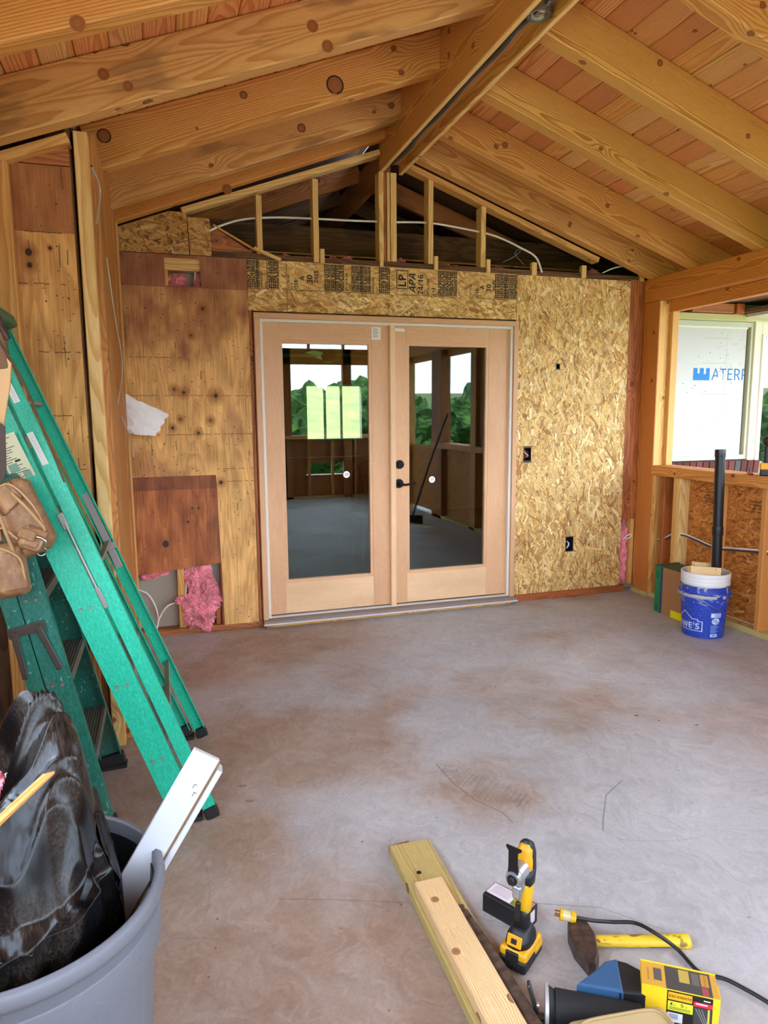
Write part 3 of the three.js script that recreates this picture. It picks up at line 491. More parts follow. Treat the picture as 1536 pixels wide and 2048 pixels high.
// ------------------------------------------------------------------ electrical boxes and things in the back wall
const boxAt = (a, b, label) => {
  const p = P(...a, 'z', 0), q = P(...b, 'z', 0), x = (p.x + q.x) / 2, y = (p.y + q.y) / 2, w = q.x - p.x - 0.002, h = p.y - q.y - 0.002, blk = flat(0x1b1d22, 0.45);
  const t = thing('electrical_box', label, 'electrical box', [x, y, -0.03]);
  mesh('housing', merge([bxG(-w / 2, -w / 2 + 0.004, -h / 2, h / 2, -0.05, 0.032), bxG(w / 2 - 0.004, w / 2, -h / 2, h / 2, -0.05, 0.032), bxG(-w / 2, w / 2, h / 2 - 0.004, h / 2, -0.05, 0.032), bxG(-w / 2, w / 2, -h / 2, -h / 2 + 0.004, -0.05, 0.032), bxG(-w / 2, w / 2, -h / 2, h / 2, -0.054, -0.048)]), blk, t);
  return [t, w, h];
};
{
  const [t, w, h] = boxAt([1047, 893], [1062, 924], 'black switch box with red and bare wires beside the door frame');
  for (const [c, k] of [[0xb02018, -1], [0xc08a4a, 0], [0xe8e4da, 1]]) mesh('wire_end', tubeG([V(k * 0.012, 0.04, -0.04), V(-k * 0.014, 0.01, 0.012), V(k * 0.016, -0.012, 0.015), V(-k * 0.006, -0.036, -0.03)], 0.0035, 24), flat(c, 0.5), t);
  mesh('mounting_ear', bxG(-w / 2, w / 2, h / 2 - 0.012, h / 2, 0.03, 0.036), flat(0x30343c, 0.4), t); mesh('mounting_ear', bxG(-w / 2, w / 2, -h / 2, -h / 2 + 0.012, 0.03, 0.036), flat(0x30343c, 0.4), t);
  const [t2] = boxAt([1131, 1074], [1146, 1102], 'dark outlet box low in the strand board sheet');
  mesh('wire_end', tubeG([V(0.0, -0.045, -0.04), V(-0.008, -0.03, 0.012), V(0.004, 0.0, 0.016), V(0.0, 0.02, -0.03)], 0.006, 24), whiteCable, t2);
  boxAt([1112, 727], [1120, 739], 'small black hole box high in the strand board sheet');
  const pk = tag(fluff('insulation_batt', [[2.945, 0.46, -0.045, 0.04, 0.12, 0.035], [2.945, 0.3, -0.045, 0.04, 0.12, 0.035], [2.945, 0.15, -0.045, 0.04, 0.1, 0.035]], 71, scene), 'narrow pink insulation strip at the foot of the corner by the strand board', 'insulation');
  cable('white cable looping out of the pink insulation strip in the corner', [V(2.93, 0.42, -0.02), V(2.945, 0.46, 0.012), V(2.99, 0.475, 0.015), V(2.985, 0.45, 0.012), V(2.94, 0.44, 0.004)], 0.005);
  tag(fluff('insulation_batt', [[-0.42, 0.4, -0.05, 0.09, 0.12, 0.045], [-0.38, 0.24, -0.045, 0.1, 0.12, 0.05], [-0.43, 0.12, -0.035, 0.1, 0.09, 0.055], [-0.5, 0.23, -0.01, 0.07, 0.035, 0.03], [-0.38, 0.09, -0.01, 0.04, 0.09, 0.04]], 72, scene), 'pink insulation wool spilling from the broken plywood opening', 'insulation');
  tag(fluff('insulation_batt', [[-0.73, 0.415, -0.04, 0.06, 0.03, 0.035], [-0.66, 0.43, -0.04, 0.05, 0.025, 0.03]], 73, scene), 'small pink insulation tuft under the dark plywood patch', 'insulation');
  tag(fluff('insulation_batt', [[-0.46, 2.31, -0.06, 0.06, 0.05, 0.03], [-0.34, 2.31, -0.06, 0.025, 0.06, 0.03]], 74, scene), 'pink insulation inside the square hole near the rafters', 'insulation');
  tag(mesh('electric_cable', tubeG([V(-0.352, 2.38, -0.05), V(-0.356, 2.33, -0.045), V(-0.36, 2.26, -0.05)], 0.006, 12), whiteCable), 'short white cable crossing the square plywood hole', 'cable');
  cable('white cable bent down in the broken plywood opening', [P(278, 1180, 'z', -0.06), P(295, 1188, 'z', -0.06), P(310, 1212, 'z', -0.05), P(316, 1235, 'z', -0.04), P(314, 1257, 'z', -0.02)], 0.006);
  cable('white cable curling up beside the stud in the broken plywood opening', [P(314, 1257, 'z', -0.01), P(318, 1238, 'z', -0.02), P(335, 1212, 'z', -0.02), P(352, 1205, 'z', -0.03)], 0.006);
  cable('white cable standing beside the pink insulation spill', [P(371, 1140, 'z', -0.05), P(372, 1165, 'z', -0.045), P(371, 1195, 'z', -0.05)], 0.006);
}

// ------------------------------------------------------------------ return wall and house corner on the left
{
  const W = struct('wall_left_return', 'short return wall of brown posts beside the patched plywood', 'wall');
  bx('post', W, wood(T.firold, 0xe2ccb8), -0.93, -0.81, 0, LB(-0.81) - 0.005, 1.05, 1.49, 'y', 0.004);
  bx('post', W, wood(T.fir1, 0xd8bca4), -0.93, -0.812, 0, LB(-0.81) - 0.005, 0.43, 1.047, 'y', 0.004);
  bx('post', W, wood(T.firold, 0xe2ccb8), -0.93, -0.808, 0, LB(-0.81) - 0.005, 0.12, 0.427, 'y', 0.004);
  bx('corner_strip', W, M.pine2, -0.83, -0.8, 0.0, LB(-0.81) - 0.005, 0.02, 0.115, 'y');
  bx('backing', W, M.dark, -1.0, -0.94, 0, 2.9, -0.02, 1.49, 'y');
  bx('blocking', W, M.brown, -0.83, -0.812, LB(-0.81), LB(-0.81) + 0.2, 0.02, 1.0, 'z');

  const C = struct('wall_left_corner', 'plywood clad house corner with pale studs at its edges', 'wall');
  bx('stud', C, M.pine, -0.886, -0.834, 0.0, LB(-0.86) - 0.004, 1.47, 1.56, 'y', 0.003);
  const ppm = 900, x0 = -1.27, x1 = -0.905, y0 = 0.92, y1 = 2.456;
  const t = canTex(Math.round((x1 - x0) * ppm), Math.round((y1 - y0) * ppm), (g, w, h) => drawPly(g, w, h, ppm, {
    seed: 351, a: [222, 168, 96], b: [192, 132, 64], s: [150, 88, 46], stain: (u, v, n, f) => v > 1.28 ? 0.75 + 0.4 * (f - 0.5) : v > 1.07 ? 0.55 * sm(0.45, 0.6, n) : 0.4 * sm(0.58, 0.7, n),
    lines: [[1.08, 0.1, 0.36], [0.81, 0.2, 0.36], [0.55, 0.13, 0.36], [0.325, 0.25, 0.36], [1.28, 0.18, 0.36]], knots: [[0.19, 1.2, 0.012, 0.05], [0.19, 1.15, 0.009, 0.045], [0.27, 1.22, 0.006, 0.02]], specks: 90, streaks: 30,
  }), x0, y0, x1 - x0, y1 - y0);
  mesh('plywood_sheet', sheetG(rect(x0, x1, y0, y1), 1.535, 0.014), std({ ...bump(t, 0.001), roughness: 0.7 }), C);
  mesh('sheathing_wedge', sheetG([[-1.2, 2.458], [-0.905, 2.46], [-0.905, 2.555], [-1.14, 2.47]], 1.538, 0.014), M.brown, C);
  bar('raking_plate', C, M.pine2, V(-1.75, LB(-1.75) - 0.035, 1.545), V(-0.902, LB(-0.902) - 0.022, 1.545), 0.036, 0.09);
  bx('stud', C, M.pine2, -1.262, -1.124, 0, 2.44, 1.545, 1.6, 'y');
  bx('filler', C, M.dark, -0.905, -0.884, 0, 2.62, 1.42, 1.49, 'y');
  for (const x of [-1.02, -0.96]) bx('stud', C, M.brown, x, x + 0.04, 0, 0.915, 1.44, 1.53, 'y');
  bx('lower_sheathing', C, M.brown, -1.27, -0.89, 0, 0.94, 1.4, 1.432, 'y'); bx('sole_plate', C, M.brown2, -1.12, -0.89, 0, 0.04, 1.44, 1.535, 'x');
  bx('backing', C, M.dark, -1.75, -0.93, 0, 2.9, 1.3, 1.39, 'y');

  const L = struct('wall_left', 'side wall with studs and sheathing behind the ladders', 'wall');
  bx('sheathing', L, M.brown, -1.4, -1.385, 0, 2.6, 1.4, 2.75, 'z'); bx('sheathing', L, M.brown, -1.4, -1.385, 0, 1.0, 2.75, 7.1, 'z');
  for (let i = 0; i < 12; i++) { const z = 2.2 + i * 0.41, up = i < 2 || i % 4 === 1; bx('stud', L, M.pine2, -1.384, -1.295, 0.04, up ? 2.2 : 1.0, z, z + 0.038, 'y'); }
  bx('sill', L, M.fir[0], -1.42, -1.27, 1.0, 1.05, 2.75, 7.0, 'z');  // unseen opening above this sill, added to let in more sky light
  bx('sole_plate', L, M.treated, -1.384, -1.295, 0, 0.038, 1.6, 7.0, 'z'); bx('top_plate', L, M.fir[0], -1.384, -1.295, 2.2, 2.36, 1.6, 7.0, 'z');
}
cable('thin grey wire hanging down the brown return posts', [P(183, 332, 'x', -0.806), P(200, 380, 'x', -0.8), P(193, 450, 'x', -0.806)].map((v) => v.clone()), 0.004, flat(0xb9b2a6, 0.5), 40);
cable('thin pale wire zigzagging down beside the hanging paper scrap', [V(-0.803, 2.16, 1.3), V(-0.795, 1.95, 1.1), V(-0.79, 1.75, 0.7), V(-0.795, 1.7, 0.65), V(-0.8, 1.55, 1.1), V(-0.803, 1.52, 1.15)], 0.0035, flat(0xc9c2b4, 0.5), 60);
cable('thin pale wire ending in a hook below the paper scrap', [V(-0.8, 1.47, 0.95), V(-0.785, 1.36, 0.5), V(-0.775, 1.29, 0.3), V(-0.78, 1.22, 0.28)], 0.0035, flat(0xc9c2b4, 0.5), 40);
cable('white cable coming out of the lower sheathing behind the dirty ladder', [V(-1.2, 0.52, 1.432), V(-1.21, 0.5, 1.55), V(-1.19, 0.43, 1.57), V(-1.2, 0.3, 1.5)], 0.006, whiteCable, 30);

// ------------------------------------------------------------------ right half wall with its window opening
const wallRight = struct('wall_right', 'stud half wall with a wooden sill, corner post and header over the opening', 'wall');
{
  const W = wallRight, X = 3.03;
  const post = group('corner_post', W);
  mesh('post_core', bxG(X + 0.005, X + 0.14, 0.0, 2.293, 0.0, 0.186, 'y', 0.003), wood(T.pine, 0xfff0d8), post); mesh('post_shade_face', bxG(X, X + 0.006, 0.0, 2.293, 0.0, 0.184, 'y', 0.001), wood(T.fir1, 0xf0cba8), post);  // one post; the thin browner facing paints in its shaded side
  bx('post_base', W, M.treated, X - 0.012, X + 0.15, 0.0, 0.035, 0.0, 0.2, 'x');
  bx('trimmer', W, M.pine2, X + 0.09, X + 0.15, 1.05, 2.21, 0.187, 0.226, 'y');
  bx('header', W, wood(T.fir2, 0xffe6d2), X, X + 0.085, 2.296, 2.47, 0.0, 7.0, 'z', 0.004);
  bx('outer_header', W, wood(T.fir2, 0xffe6d2), X + 0.088, X + 0.15, 2.21, 2.47, 0.0, 7.0, 'z', 0.003);
  bx('sill', W, wood(T.fir1, 0xffe8d0), X - 0.012, X + 0.19, 0.972, 1.048, 0.188, 3.2, 'z', 0.004);
  bx('sole_plate', W, M.treated, X, X + 0.09, 0.0, 0.04, 0.2, 4.4, 'z');
  const st = (m, z0, z1, y1 = 0.97) => bx('stud', W, m, X, X + 0.088, 0.04, y1, z0, z1, 'y');
  st(M.pine2, 0.19, 0.228); st(M.brown2, 0.3, 0.338); st(M.pine2, 0.43, 0.468); st(M.pine, 0.47, 0.508); st(M.pine2, 0.84, 0.878); st(M.fir[3], 1.247, 1.285); st(M.fir[0], 1.65, 1.688); st(M.fir[3], 2.06, 2.098); st(M.fir[0], 2.47, 2.508);
  const ot = canTex(1024, 700, (g, w, h) => {
    drawOSB(g, w, h, 700, 0.2, 55, 4600); g.fillStyle = 'rgba(28,16,8,0.9)'; g.font = 'bold 15px sans-serif';
    const put = (z, y, rows) => { g.save(); g.translate((1 - z / 1.46) * w, h - y * 700); rows.forEach((r, i) => g.fillText(r, 0, i * 16)); g.restore(); };
    put(0.84, 0.88, ['INSTALLATION ACTION', 'LAMINATE PANEL', 'SPACE SHEATHING', 'THICKNESS NOM 7/16']); put(1.24, 0.86, ['APA RATED PANEL', 'SHEATHING 24/16', 'EXPOSURE 1 0.418', 'PS 2-18 PRP-108']);
  }, 0, 0, 1.46, 1.0);
  const om = osbMat(ot); om.color.set(0xe8b888);
  const og = new THREE.BoxGeometry(0.012, 0.94, 6.8); og.translate(X + 0.095, 0.51, 3.6); { const p = og.attributes.position, uv = og.attributes.uv; for (let i = 0; i < p.count; i++) uv.setXY(i, 1.46 - p.getZ(i), p.getY(i)); }
  mesh('strand_board_sheet', og, om, W);
  // further along: post, solid bay, opening, post, glazed door bay
  bx('post', W, M.fir[0], X, X + 0.14, 0.0, 2.293, 3.0, 3.16, 'y', 0.004); bx('post', W, M.brown, X, X + 0.14, 0.0, 2.293, 4.1, 4.46, 'y', 0.004);
  bx('closed_bay', W, M.brown, X + 0.05, X + 0.1, 1.05, 2.293, 2.6, 3.0, 'y'); bx('sill', W, wood(T.fir1, 0xffe8d0), X - 0.012, X + 0.19, 0.972, 1.048, 3.2, 4.46, 'z', 0.004);
  bx('post', W, M.fir[0], X, X + 0.14, 0.0, 2.293, 5.5, 5.62, 'y', 0.004);  // bay beyond is left open, out of view, to admit more sky light
}
{ // far wall of the room behind the viewpoint, mirrored in the door glass
  const W = struct('wall_front', 'far wall of posts and half height studs with wide openings', 'wall'), Z = 7.0;
  bx('sill', W, M.fir[0], -1.38, 3.1, 1.03, 1.09, Z - 0.06, Z + 0.12, 'x'); bx('header', W, M.fir[1], -1.38, 3.1, 2.28, 2.54, Z, Z + 0.09, 'x');
  for (const [a, b] of [[-1.38, -1.2], [0.35, 0.5], [1.35, 1.5], [2.4, 2.55], [2.95, 3.17]]) bx('post', W, M.brown, a, b, 0, 2.54, Z, Z + 0.12, 'y');
  for (let x = -1.1; x < 3; x += 0.41) bx('stud', W, M.fir[3], x, x + 0.038, 0.04, 1.03, Z, Z + 0.09, 'y');
  bx('sheathing', W, M.brown, -1.38, 1.75, 0, 1.03, Z + 0.09, Z + 0.105, 'x'); bx('sheathing', W, M.brown, 2.4, 3.17, 0, 1.03, Z + 0.09, Z + 0.105, 'x'); bx('sheathing', W, M.brown, 1.75, 2.4, 0.62, 1.03, Z + 0.09, Z + 0.105, 'x'); bx('sheathing', W, M.brown, 1.75, 2.4, 0.0, 0.4, Z + 0.09, Z + 0.105, 'x');
  bx('sole_plate', W, M.treated, -1.38, 3.1, 0, 0.04, Z, Z + 0.09, 'x');
  for (const [x, y] of [[-0.5, 2.72], [0.1, 2.95], [1.8, 2.9], [2.4, 2.68]]) bx('gable_stud', W, M.pine2, x, x + 0.038, 2.54, y, Z, Z + 0.09, 'y');
  bx('king_post', W, M.fir[0], 0.88, 1.04, 2.54, 3.08, Z, Z + 0.09, 'y');
}
{
  const b = thing('broom', 'black handled broom leaning on the half wall, mirrored in the door glass', 'broom');
  mesh('handle', tubeG([V(2.49, 0.06, 3.8), V(2.74, 0.85, 3.74), V(2.96, 1.45, 3.7)], 0.014, 10, 10), flat(0x141416, 0.5), b); mesh('head', at(rb(0.3, 0.12, 0.05, 0.015), 2.49, 0.062, 3.8, 0, 0.4), flat(0x1c1a18, 0.9), b);
}
cable('white cable run through the half wall studs behind the pipe', [V(3.08, 0.46, 0.22), V(3.06, 0.49, 0.32), V(3.055, 0.545, 0.43), V(3.05, 0.56, 0.55), V(3.04, 0.55, 0.68), V(3.04, 0.525, 0.86), V(3.045, 0.54, 1.0), V(3.05, 0.57, 1.25), V(3.07, 0.57, 1.3)], 0.0055, whiteCable, 80);
cable('dark blue cable run beside the white one through the half wall studs', [V(3.085, 0.45, 0.22), V(3.065, 0.475, 0.32), V(3.06, 0.53, 0.43), V(3.055, 0.548, 0.55), V(3.045, 0.535, 0.68), V(3.045, 0.51, 0.86), V(3.05, 0.525, 1.0), V(3.055, 0.552, 1.25), V(3.07, 0.55, 1.3)], 0.0055, flat(0x353a5c, 0.5), 80);

// ------------------------------------------------------------------ house wall outside the opening
{
  const W = struct('wall_exterior', 'outside house wall with white printed foam sheathing, cream trim and brick sill', 'wall');
  const x0 = 3.2, x1 = 4.06, ppm = 900;
  const t = canTex(Math.round((x1 - x0) * ppm), Math.round(1.05 * ppm), (g, w, h) => {
    g.fillStyle = 'rgb(196,196,187)'; g.fillRect(0, 0, w, h); const r = rng(91), X = (x) => (x - x0) * ppm, Y = (y) => h - (y - 1.095) * ppm;
    for (let i = 0; i < 500; i++) { g.fillStyle = `rgba(${166 + r() * 50 | 0},${164 + r() * 50 | 0},${152 + r() * 50 | 0},0.12)`; g.fillRect(r() * w, r() * h, 10 + r() * 60, 2 + r() * 12); }
    g.fillStyle = '#1f78bd'; g.fillRect(X(3.54), Y(1.81), 0.165 * ppm, 0.098 * ppm); g.fillStyle = 'rgb(196,196,187)'; g.fillRect(X(3.582), Y(1.812), 0.022 * ppm, 0.045 * ppm); g.fillRect(X(3.645), Y(1.812), 0.022 * ppm, 0.05 * ppm);
    g.fillStyle = '#1f6ca6'; g.font = 'bold ' + `${0.11 * ppm}px sans-serif`; g.font = `${0.118 * ppm}px sans-serif`; g.save(); g.translate(X(3.725), Y(1.715)); g.scale(1.12, 1.1); g.fillText('ATERP', 0, 0); g.restore();
    g.fillStyle = 'rgb(196,196,187)'; g.fillRect(X(3.79), Y(1.77), 0.05 * ppm, 0.058 * ppm);
    g.strokeStyle = 'rgba(70,80,74,0.6)'; g.lineWidth = 1.6; g.beginPath();
    for (let i = 0; i < 14; i++) { const y = 1.2 + i * 0.065; g.moveTo(X(3.86), Y(y)); g.lineTo(X(3.87), Y(y + 0.06)); } for (const y of [2.05, 1.85, 1.6, 1.35, 1.28]) { g.moveTo(X(3.62), Y(y)); g.lineTo(X(3.9), Y(y)); } g.stroke();
    for (let i = 0; i < 90; i++) { const a = r(); g.fillStyle = a < 0.3 ? 'rgba(150,96,48,0.6)' : 'rgba(60,58,52,0.75)'; g.fillRect(X(3.78 + r() * 0.28), Y(1.13 + r() * 1.0), 2 + r() * 9, 1.5 + r() * 3); }
    for (let i = 0; i < 12; i++) { g.fillStyle = 'rgba(60,58,52,0.6)'; g.beginPath(); g.arc(X(3.42 + r() * 0.4), Y(1.15 + r() * 0.95), 2 + r() * 3, 0, 7); g.fill(); }
    g.fillStyle = 'rgba(176,180,176,0.55)'; g.fillRect(0, Y(1.2), w, 0.1 * ppm);
  }, x0, 1.095, x1 - x0, 1.05);
  mesh('foam_sheathing', sheetG(rect(x0, x1, 1.095, 2.145), -0.01, 0.02), std({ map: t, roughness: 0.7 }), W);
  const cream = flat(0xd9d6b8, 0.5), white = flat(0xeeeee8, 0.45), sage = flat(0xb9bda2, 0.5);
  bx('edge_channel', W, sage, x0, 4.11, 2.145, 2.185, -0.03, 0.01, 'x'); bx('nail_flange', W, cream, x0, 4.07, 2.13, 2.146, -0.012, -0.006, 'x'); bx('edge_channel', W, sage, x0, 4.11, 1.055, 1.095, -0.03, 0.01, 'x'); bx('edge_channel', W, sage, 4.085, 4.11, 1.06, 2.185, -0.03, 0.012, 'y');
  bx('frieze_board', W, flat(0xbdb878, 0.6), x0, 4.25, 2.187, 2.24, -0.03, 0.03, 'x'); bx('casing', W, cream, 4.11, 4.185, 0.98, 2.2, -0.03, 0.03, 'y'); bx('casing', W, cream, 4.185, 5.6, 2.08, 2.2, -0.03, 0.03, 'x');
  bx('corner_board', W, white, 4.182, 4.21, 0.96, 2.08, -0.03, 0.045, 'y'); bx('house_wrap', W, flat(0x8f8a7a, 0.9), 3.1, 6.2, 0, 2.44, -0.1, -0.035, 'x');
  const bm = [0x5e2a22, 0x52241e, 0x66322a, 0x4a4642, 0x582820].map((c) => flat(c, 0.9)), bg = rb(0.058, 0.11, 0.13, 0.004, 1);
  for (let i = 0; i < 16; i++) { const b = mesh('brick', bg, bm[(i * 7 + (i === 12 ? 3 : 0)) % 5 === 3 && i !== 12 ? 1 : i === 12 ? 3 : (i * 7) % 5], W); b.position.set(3.2 + i * 0.066, 0.998, -0.01); b.rotation.x = 0.1; }
  bx('mortar_bed', W, flat(0x8f8880, 0.95), 3.15, 4.27, 0.94, 1.035, -0.06, 0.03, 'x');
  bx('fascia_block', W, M.brown, 3.45, 3.86, 2.245, 2.32, -0.04, 0.05, 'x'); bx('fascia_block', W, M.brown2, 3.87, 3.95, 2.24, 2.32, -0.03, 0.07, 'y');
  bx('soffit', W, M.dark, 3.2, 8.0, 2.33, 2.36, -0.1, 1.7, 'x'); bx('soffit_scrap', W, flat(0xc9c0b0, 0.7), 4.0, 5.0, 2.22, 2.245, -0.02, 0.3, 'x'); bx('soffit_scrap', W, M.dark, 3.95, 4.9, 2.25, 2.28, -0.02, 0.4, 'x');  // eave soffit stretched deeper to shade the foam sheathing
  const w = struct('window_1', 'white framed house window reflecting trees and sky', 'window');
  for (const [a, b, c, d] of [[4.21, 4.245, 1.0, 2.08], [5.3, 5.34, 1.0, 2.08], [4.21, 5.34, 2.03, 2.08], [4.21, 5.34, 0.98, 1.02]]) bx('frame', w, white, a, b, c, d, -0.03, 0.02);
  mesh('pane', new THREE.BoxGeometry(1.07, 1.03, 0.004).translate(4.77, 1.525, -0.005), std({ color: 0x20262a, roughness: 0.02, metalness: 0.0, envMapIntensity: 1 }), w);
  w.children[w.children.length - 1].material = new THREE.MeshPhysicalMaterial({ color: 0x0c1012, roughness: 0.02, ior: 2.1, clearcoat: 1, clearcoatRoughness: 0.01 });
}

// ------------------------------------------------------------------ house interior seen through the glass
{
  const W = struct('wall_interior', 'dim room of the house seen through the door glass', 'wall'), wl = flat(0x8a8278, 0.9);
  bx('side_wall', W, wl, -1.72, -1.7, 0, 2.44, -5.1, -0.11, 'z'); bx('side_wall', W, wl, 5.2, 5.22, 0, 2.44, -5.1, -0.11, 'z');
  mesh('end_wall', sheetG(rect(-1.72, 5.22, 0, 2.44), -5.0, 0.12, [rect(1.35, 2.145, 1.106, 1.843).reverse()]), wl, W);
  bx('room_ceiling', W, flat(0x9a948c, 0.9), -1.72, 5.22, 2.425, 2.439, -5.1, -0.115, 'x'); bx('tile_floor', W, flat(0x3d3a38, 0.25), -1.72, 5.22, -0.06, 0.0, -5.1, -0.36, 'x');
  const w = struct('window_2', 'bright window on the far side of the house interior', 'window'), wf = flat(0xd8d4c8, 0.5);
  for (const px of [650, 683]) { const p = P(px, 800, 'z', -5); bx('mullion', w, wf, p.x - 0.02, p.x + 0.02, 1.106, 1.843, -5.06, -5.02, 'y'); }
  bx('frame', w, wf, 1.33, 2.165, 1.08, 1.106, -5.1, -4.98, 'x'); bx('frame', w, wf, 1.33, 2.165, 1.843, 1.87, -5.1, -4.98, 'x');
  // sofa and chair in the room
  const blk = flat(0x1b1816, 0.8);
  const so = thing('sofa', 'dark sofa back seen through the glass below the bright window', 'sofa', [1.35, 0, -3.6]);
  mesh('seat', at(rb(1.5, 0.42, 0.7, 0.06), 0, 0.25, 0), blk, so); mesh('backrest', at(rb(1.5, 0.6, 0.2, 0.08), 0, 0.66, 0.3), blk, so); mesh('armrest', at(rb(0.18, 0.55, 0.8, 0.06), -0.78, 0.3, 0.02), blk, so); mesh('armrest', at(rb(0.18, 0.55, 0.8, 0.06), 0.78, 0.3, 0.02), blk, so);
  const ch = thing('spindle_chair', 'dark wooden spindle back chair seen through the glass', 'chair', [1.4, 0.001, -1.9]), cw = flat(0x3a2a20, 0.5);
  mesh('seat', at(rb(0.44, 0.04, 0.42, 0.015), 0, 0.44, 0), cw, ch);
  for (const [x, z] of [[-1, -1], [1, -1], [-1, 1], [1, 1]]) mesh('leg', tubeG([V(x * 0.15, 0.43, z * 0.14), V(x * 0.2, 0.0, z * 0.19)], 0.016, 4, 8), cw, ch);
  mesh('back_hoop', tubeG([V(-0.2, 0.45, -0.18), V(-0.2, 0.8, -0.24), V(-0.1, 0.97, -0.27), V(0.1, 0.97, -0.27), V(0.2, 0.8, -0.24), V(0.2, 0.45, -0.18)], 0.012, 40, 8), cw, ch);
  for (let i = -3; i <= 3; i++) mesh('spindle', tubeG([V(i * 0.05, 0.45, -0.18), V(i * 0.052, 0.95 - Math.abs(i) * 0.02, -0.265)], 0.006, 3, 6), cw, ch);
  const fan = thing('ceiling_fan', 'pale bladed ceiling fan seen through the glass', 'ceiling fan', [1.3, 2.12, -3.4]), fc = flat(0xcfc6b4, 0.5);
  mesh('motor', lathe([[0, 0.08], [0.08, 0.08], [0.1, 0.02], [0.06, -0.06], [0, -0.06]], 24), flat(0x50402e, 0.4), fan); mesh('rod', at(cyl(0.012, 0.012, 0.26, 10), 0, 0.19, 0), flat(0x50402e, 0.4), fan);
  for (let i = 0; i < 5; i++) { const b = mesh('blade', at(rb(0.42, 0.01, 0.12, 0.004), 0.34, 0.02, 0, 0.2), fc, fan); b.rotation.y = i * 1.257 + 0.3; }
}

// ------------------------------------------------------------------ land outside
{
  const g = new THREE.PlaneGeometry(400, 400, 140, 140); g.rotateX(-Math.PI / 2);
  const p = g.attributes.position;
  const ground = (x, z) => { const d = Math.hypot(x - 1, z - 2); return -0.42 + (z < -10 ? 14 * sm(-10, -70, z) : 0) - 6 * sm(9, 40, d) * sm(-14, 4, z) + sm(12, 60, d) * (fbm(x * 0.03, z * 0.03, 4, 3) - 0.5) * 5; };
  for (let i = 0; i < p.count; i++) p.setY(i, ground(p.getX(i), p.getZ(i)));
  g.computeVertexNormals();
  const t = pixTex(512, 512, 1, 1, (u, v, c) => { const n = fbm(u * 14, v * 14, 7, 5), f = vn(u * 220, v * 220, 3); c[0] = 122 + 60 * (n - 0.5) + 26 * (f - 0.5); c[1] = 148 + 56 * (n - 0.5) + 26 * (f - 0.5); c[2] = 62 + 26 * (n - 0.5); });
  t.repeat.set(40, 40);
  const l = mesh('lawn', g, std({ map: t, roughness: 1 })); l.userData = { kind: 'stuff', label: 'sunny green lawn and hillside around the house', category: 'lawn' };
  const h = new THREE.TorusGeometry(320, 1, 2, 90); const hills = []; h.dispose();
  const hp = [], hi = []; for (let i = 0; i <= 120; i++) { const a = i / 120 * Math.PI * 2, y = -2 + 20 * fbm(Math.cos(a) * 2 + 5, Math.sin(a) * 2 + 5, 8, 4); hp.push(Math.cos(a) * 330, -20, Math.sin(a) * 330, Math.cos(a) * 390, y, Math.sin(a) * 390); if (i < 120) { const k = i * 2; hi.push(k, k + 1, k + 2, k + 1, k + 3, k + 2); } }
  const hg = new THREE.BufferGeometry(); hg.setAttribute('position', new THREE.Float32BufferAttribute(hp, 3)); hg.setIndex(hi); hg.computeVertexNormals();
  const hm = mesh('distant_hills', hg, flat(0x5c6a44, 1, { side: THREE.DoubleSide })); hm.userData = { kind: 'structure', label: 'low wooded hills along the horizon', category: 'hills' };
  const pt = mesh('bounce_slab', new THREE.BoxGeometry(16, 0.2, 14).translate(3, -0.3, 7), flat(0xa09a90, 0.9)); pt.userData = { kind: 'structure', label: 'pale slab added out of view to keep ground bounce neutral', category: 'bounce_slab' };  // unseen slab added so the lawn bounces less green into the room
  const leafT = pixTex(256, 256, 1, 1, (u, v, c) => { const n = fbm(u * 22, v * 22, 12, 4), s = vn(u * 90, v * 90, 6); c[0] = 44 + 80 * (n - 0.4) + 60 * (s - 0.5); c[1] = 74 + 100 * (n - 0.4) + 76 * (s - 0.5); c[2] = 30 + 46 * (n - 0.4) + 14 * (s - 0.5); });
  const leafM = std({ map: leafT, roughness: 0.9 });
  const tree = (x, z, hgt, seed, label) => {
    const r = rng(seed), t = thing('tree', label, 'tree', [x, ground(x, z) - 0.1, z], 'trees around the house');
    mesh('trunk', tubeG([V(0, 0, 0), V(0.1, hgt * 0.3, 0.05), V(0, hgt * 0.6, 0)], 0.16, 8, 8), M.dark, t);
    const list = [];
    for (let k = 0; k < 9; k++) {
      const gg = new THREE.IcosahedronGeometry(1, 6), q = gg.attributes.position, a = r() * 6.28, rr = (0.1 + r() * 0.24) * hgt, cy = (0.3 + r() * 0.5) * hgt, s = (0.16 + r() * 0.1) * hgt;
      for (let i = 0; i < q.count; i++) { const X = q.getX(i), Y = q.getY(i), Z = q.getZ(i), d = 1 + 0.7 * (fbm(X * 3 + k * 5, Y * 3 + Z * 2.5, seed + k, 3) - 0.5) + 0.35 * (vn(X * 9 + Z * 7, Y * 9 - Z * 5, seed) - 0.5); q.setXYZ(i, Math.cos(a) * rr + X * s * d, cy + Y * s * d, Math.sin(a) * rr + Z * s * d); }
      gg.computeVertexNormals(); list.push(gg);
    }
    mesh('crown', merge(list), leafM, t);
  };
  [[2.5, 25, 4.8], [6.5, 27, 5.4], [10.5, 25, 5], [14.5, 27, 6], [19, 26, 6], [-2, 26, 5], [-7, 24, 5.4], [13, 17, 4.4], [17.5, 13, 4.6], [18, 8.5, 4.4], [17, 20, 5], [22, 18, 5.6], [20, 3.5, 4.6], [23, 11, 5.2]].forEach(([x, z, h2], i) => tree(x, z, h2 * 1.2, 200 + i * 3, 'leafy green tree standing beyond the lawn, mirrored in the glass'));
}
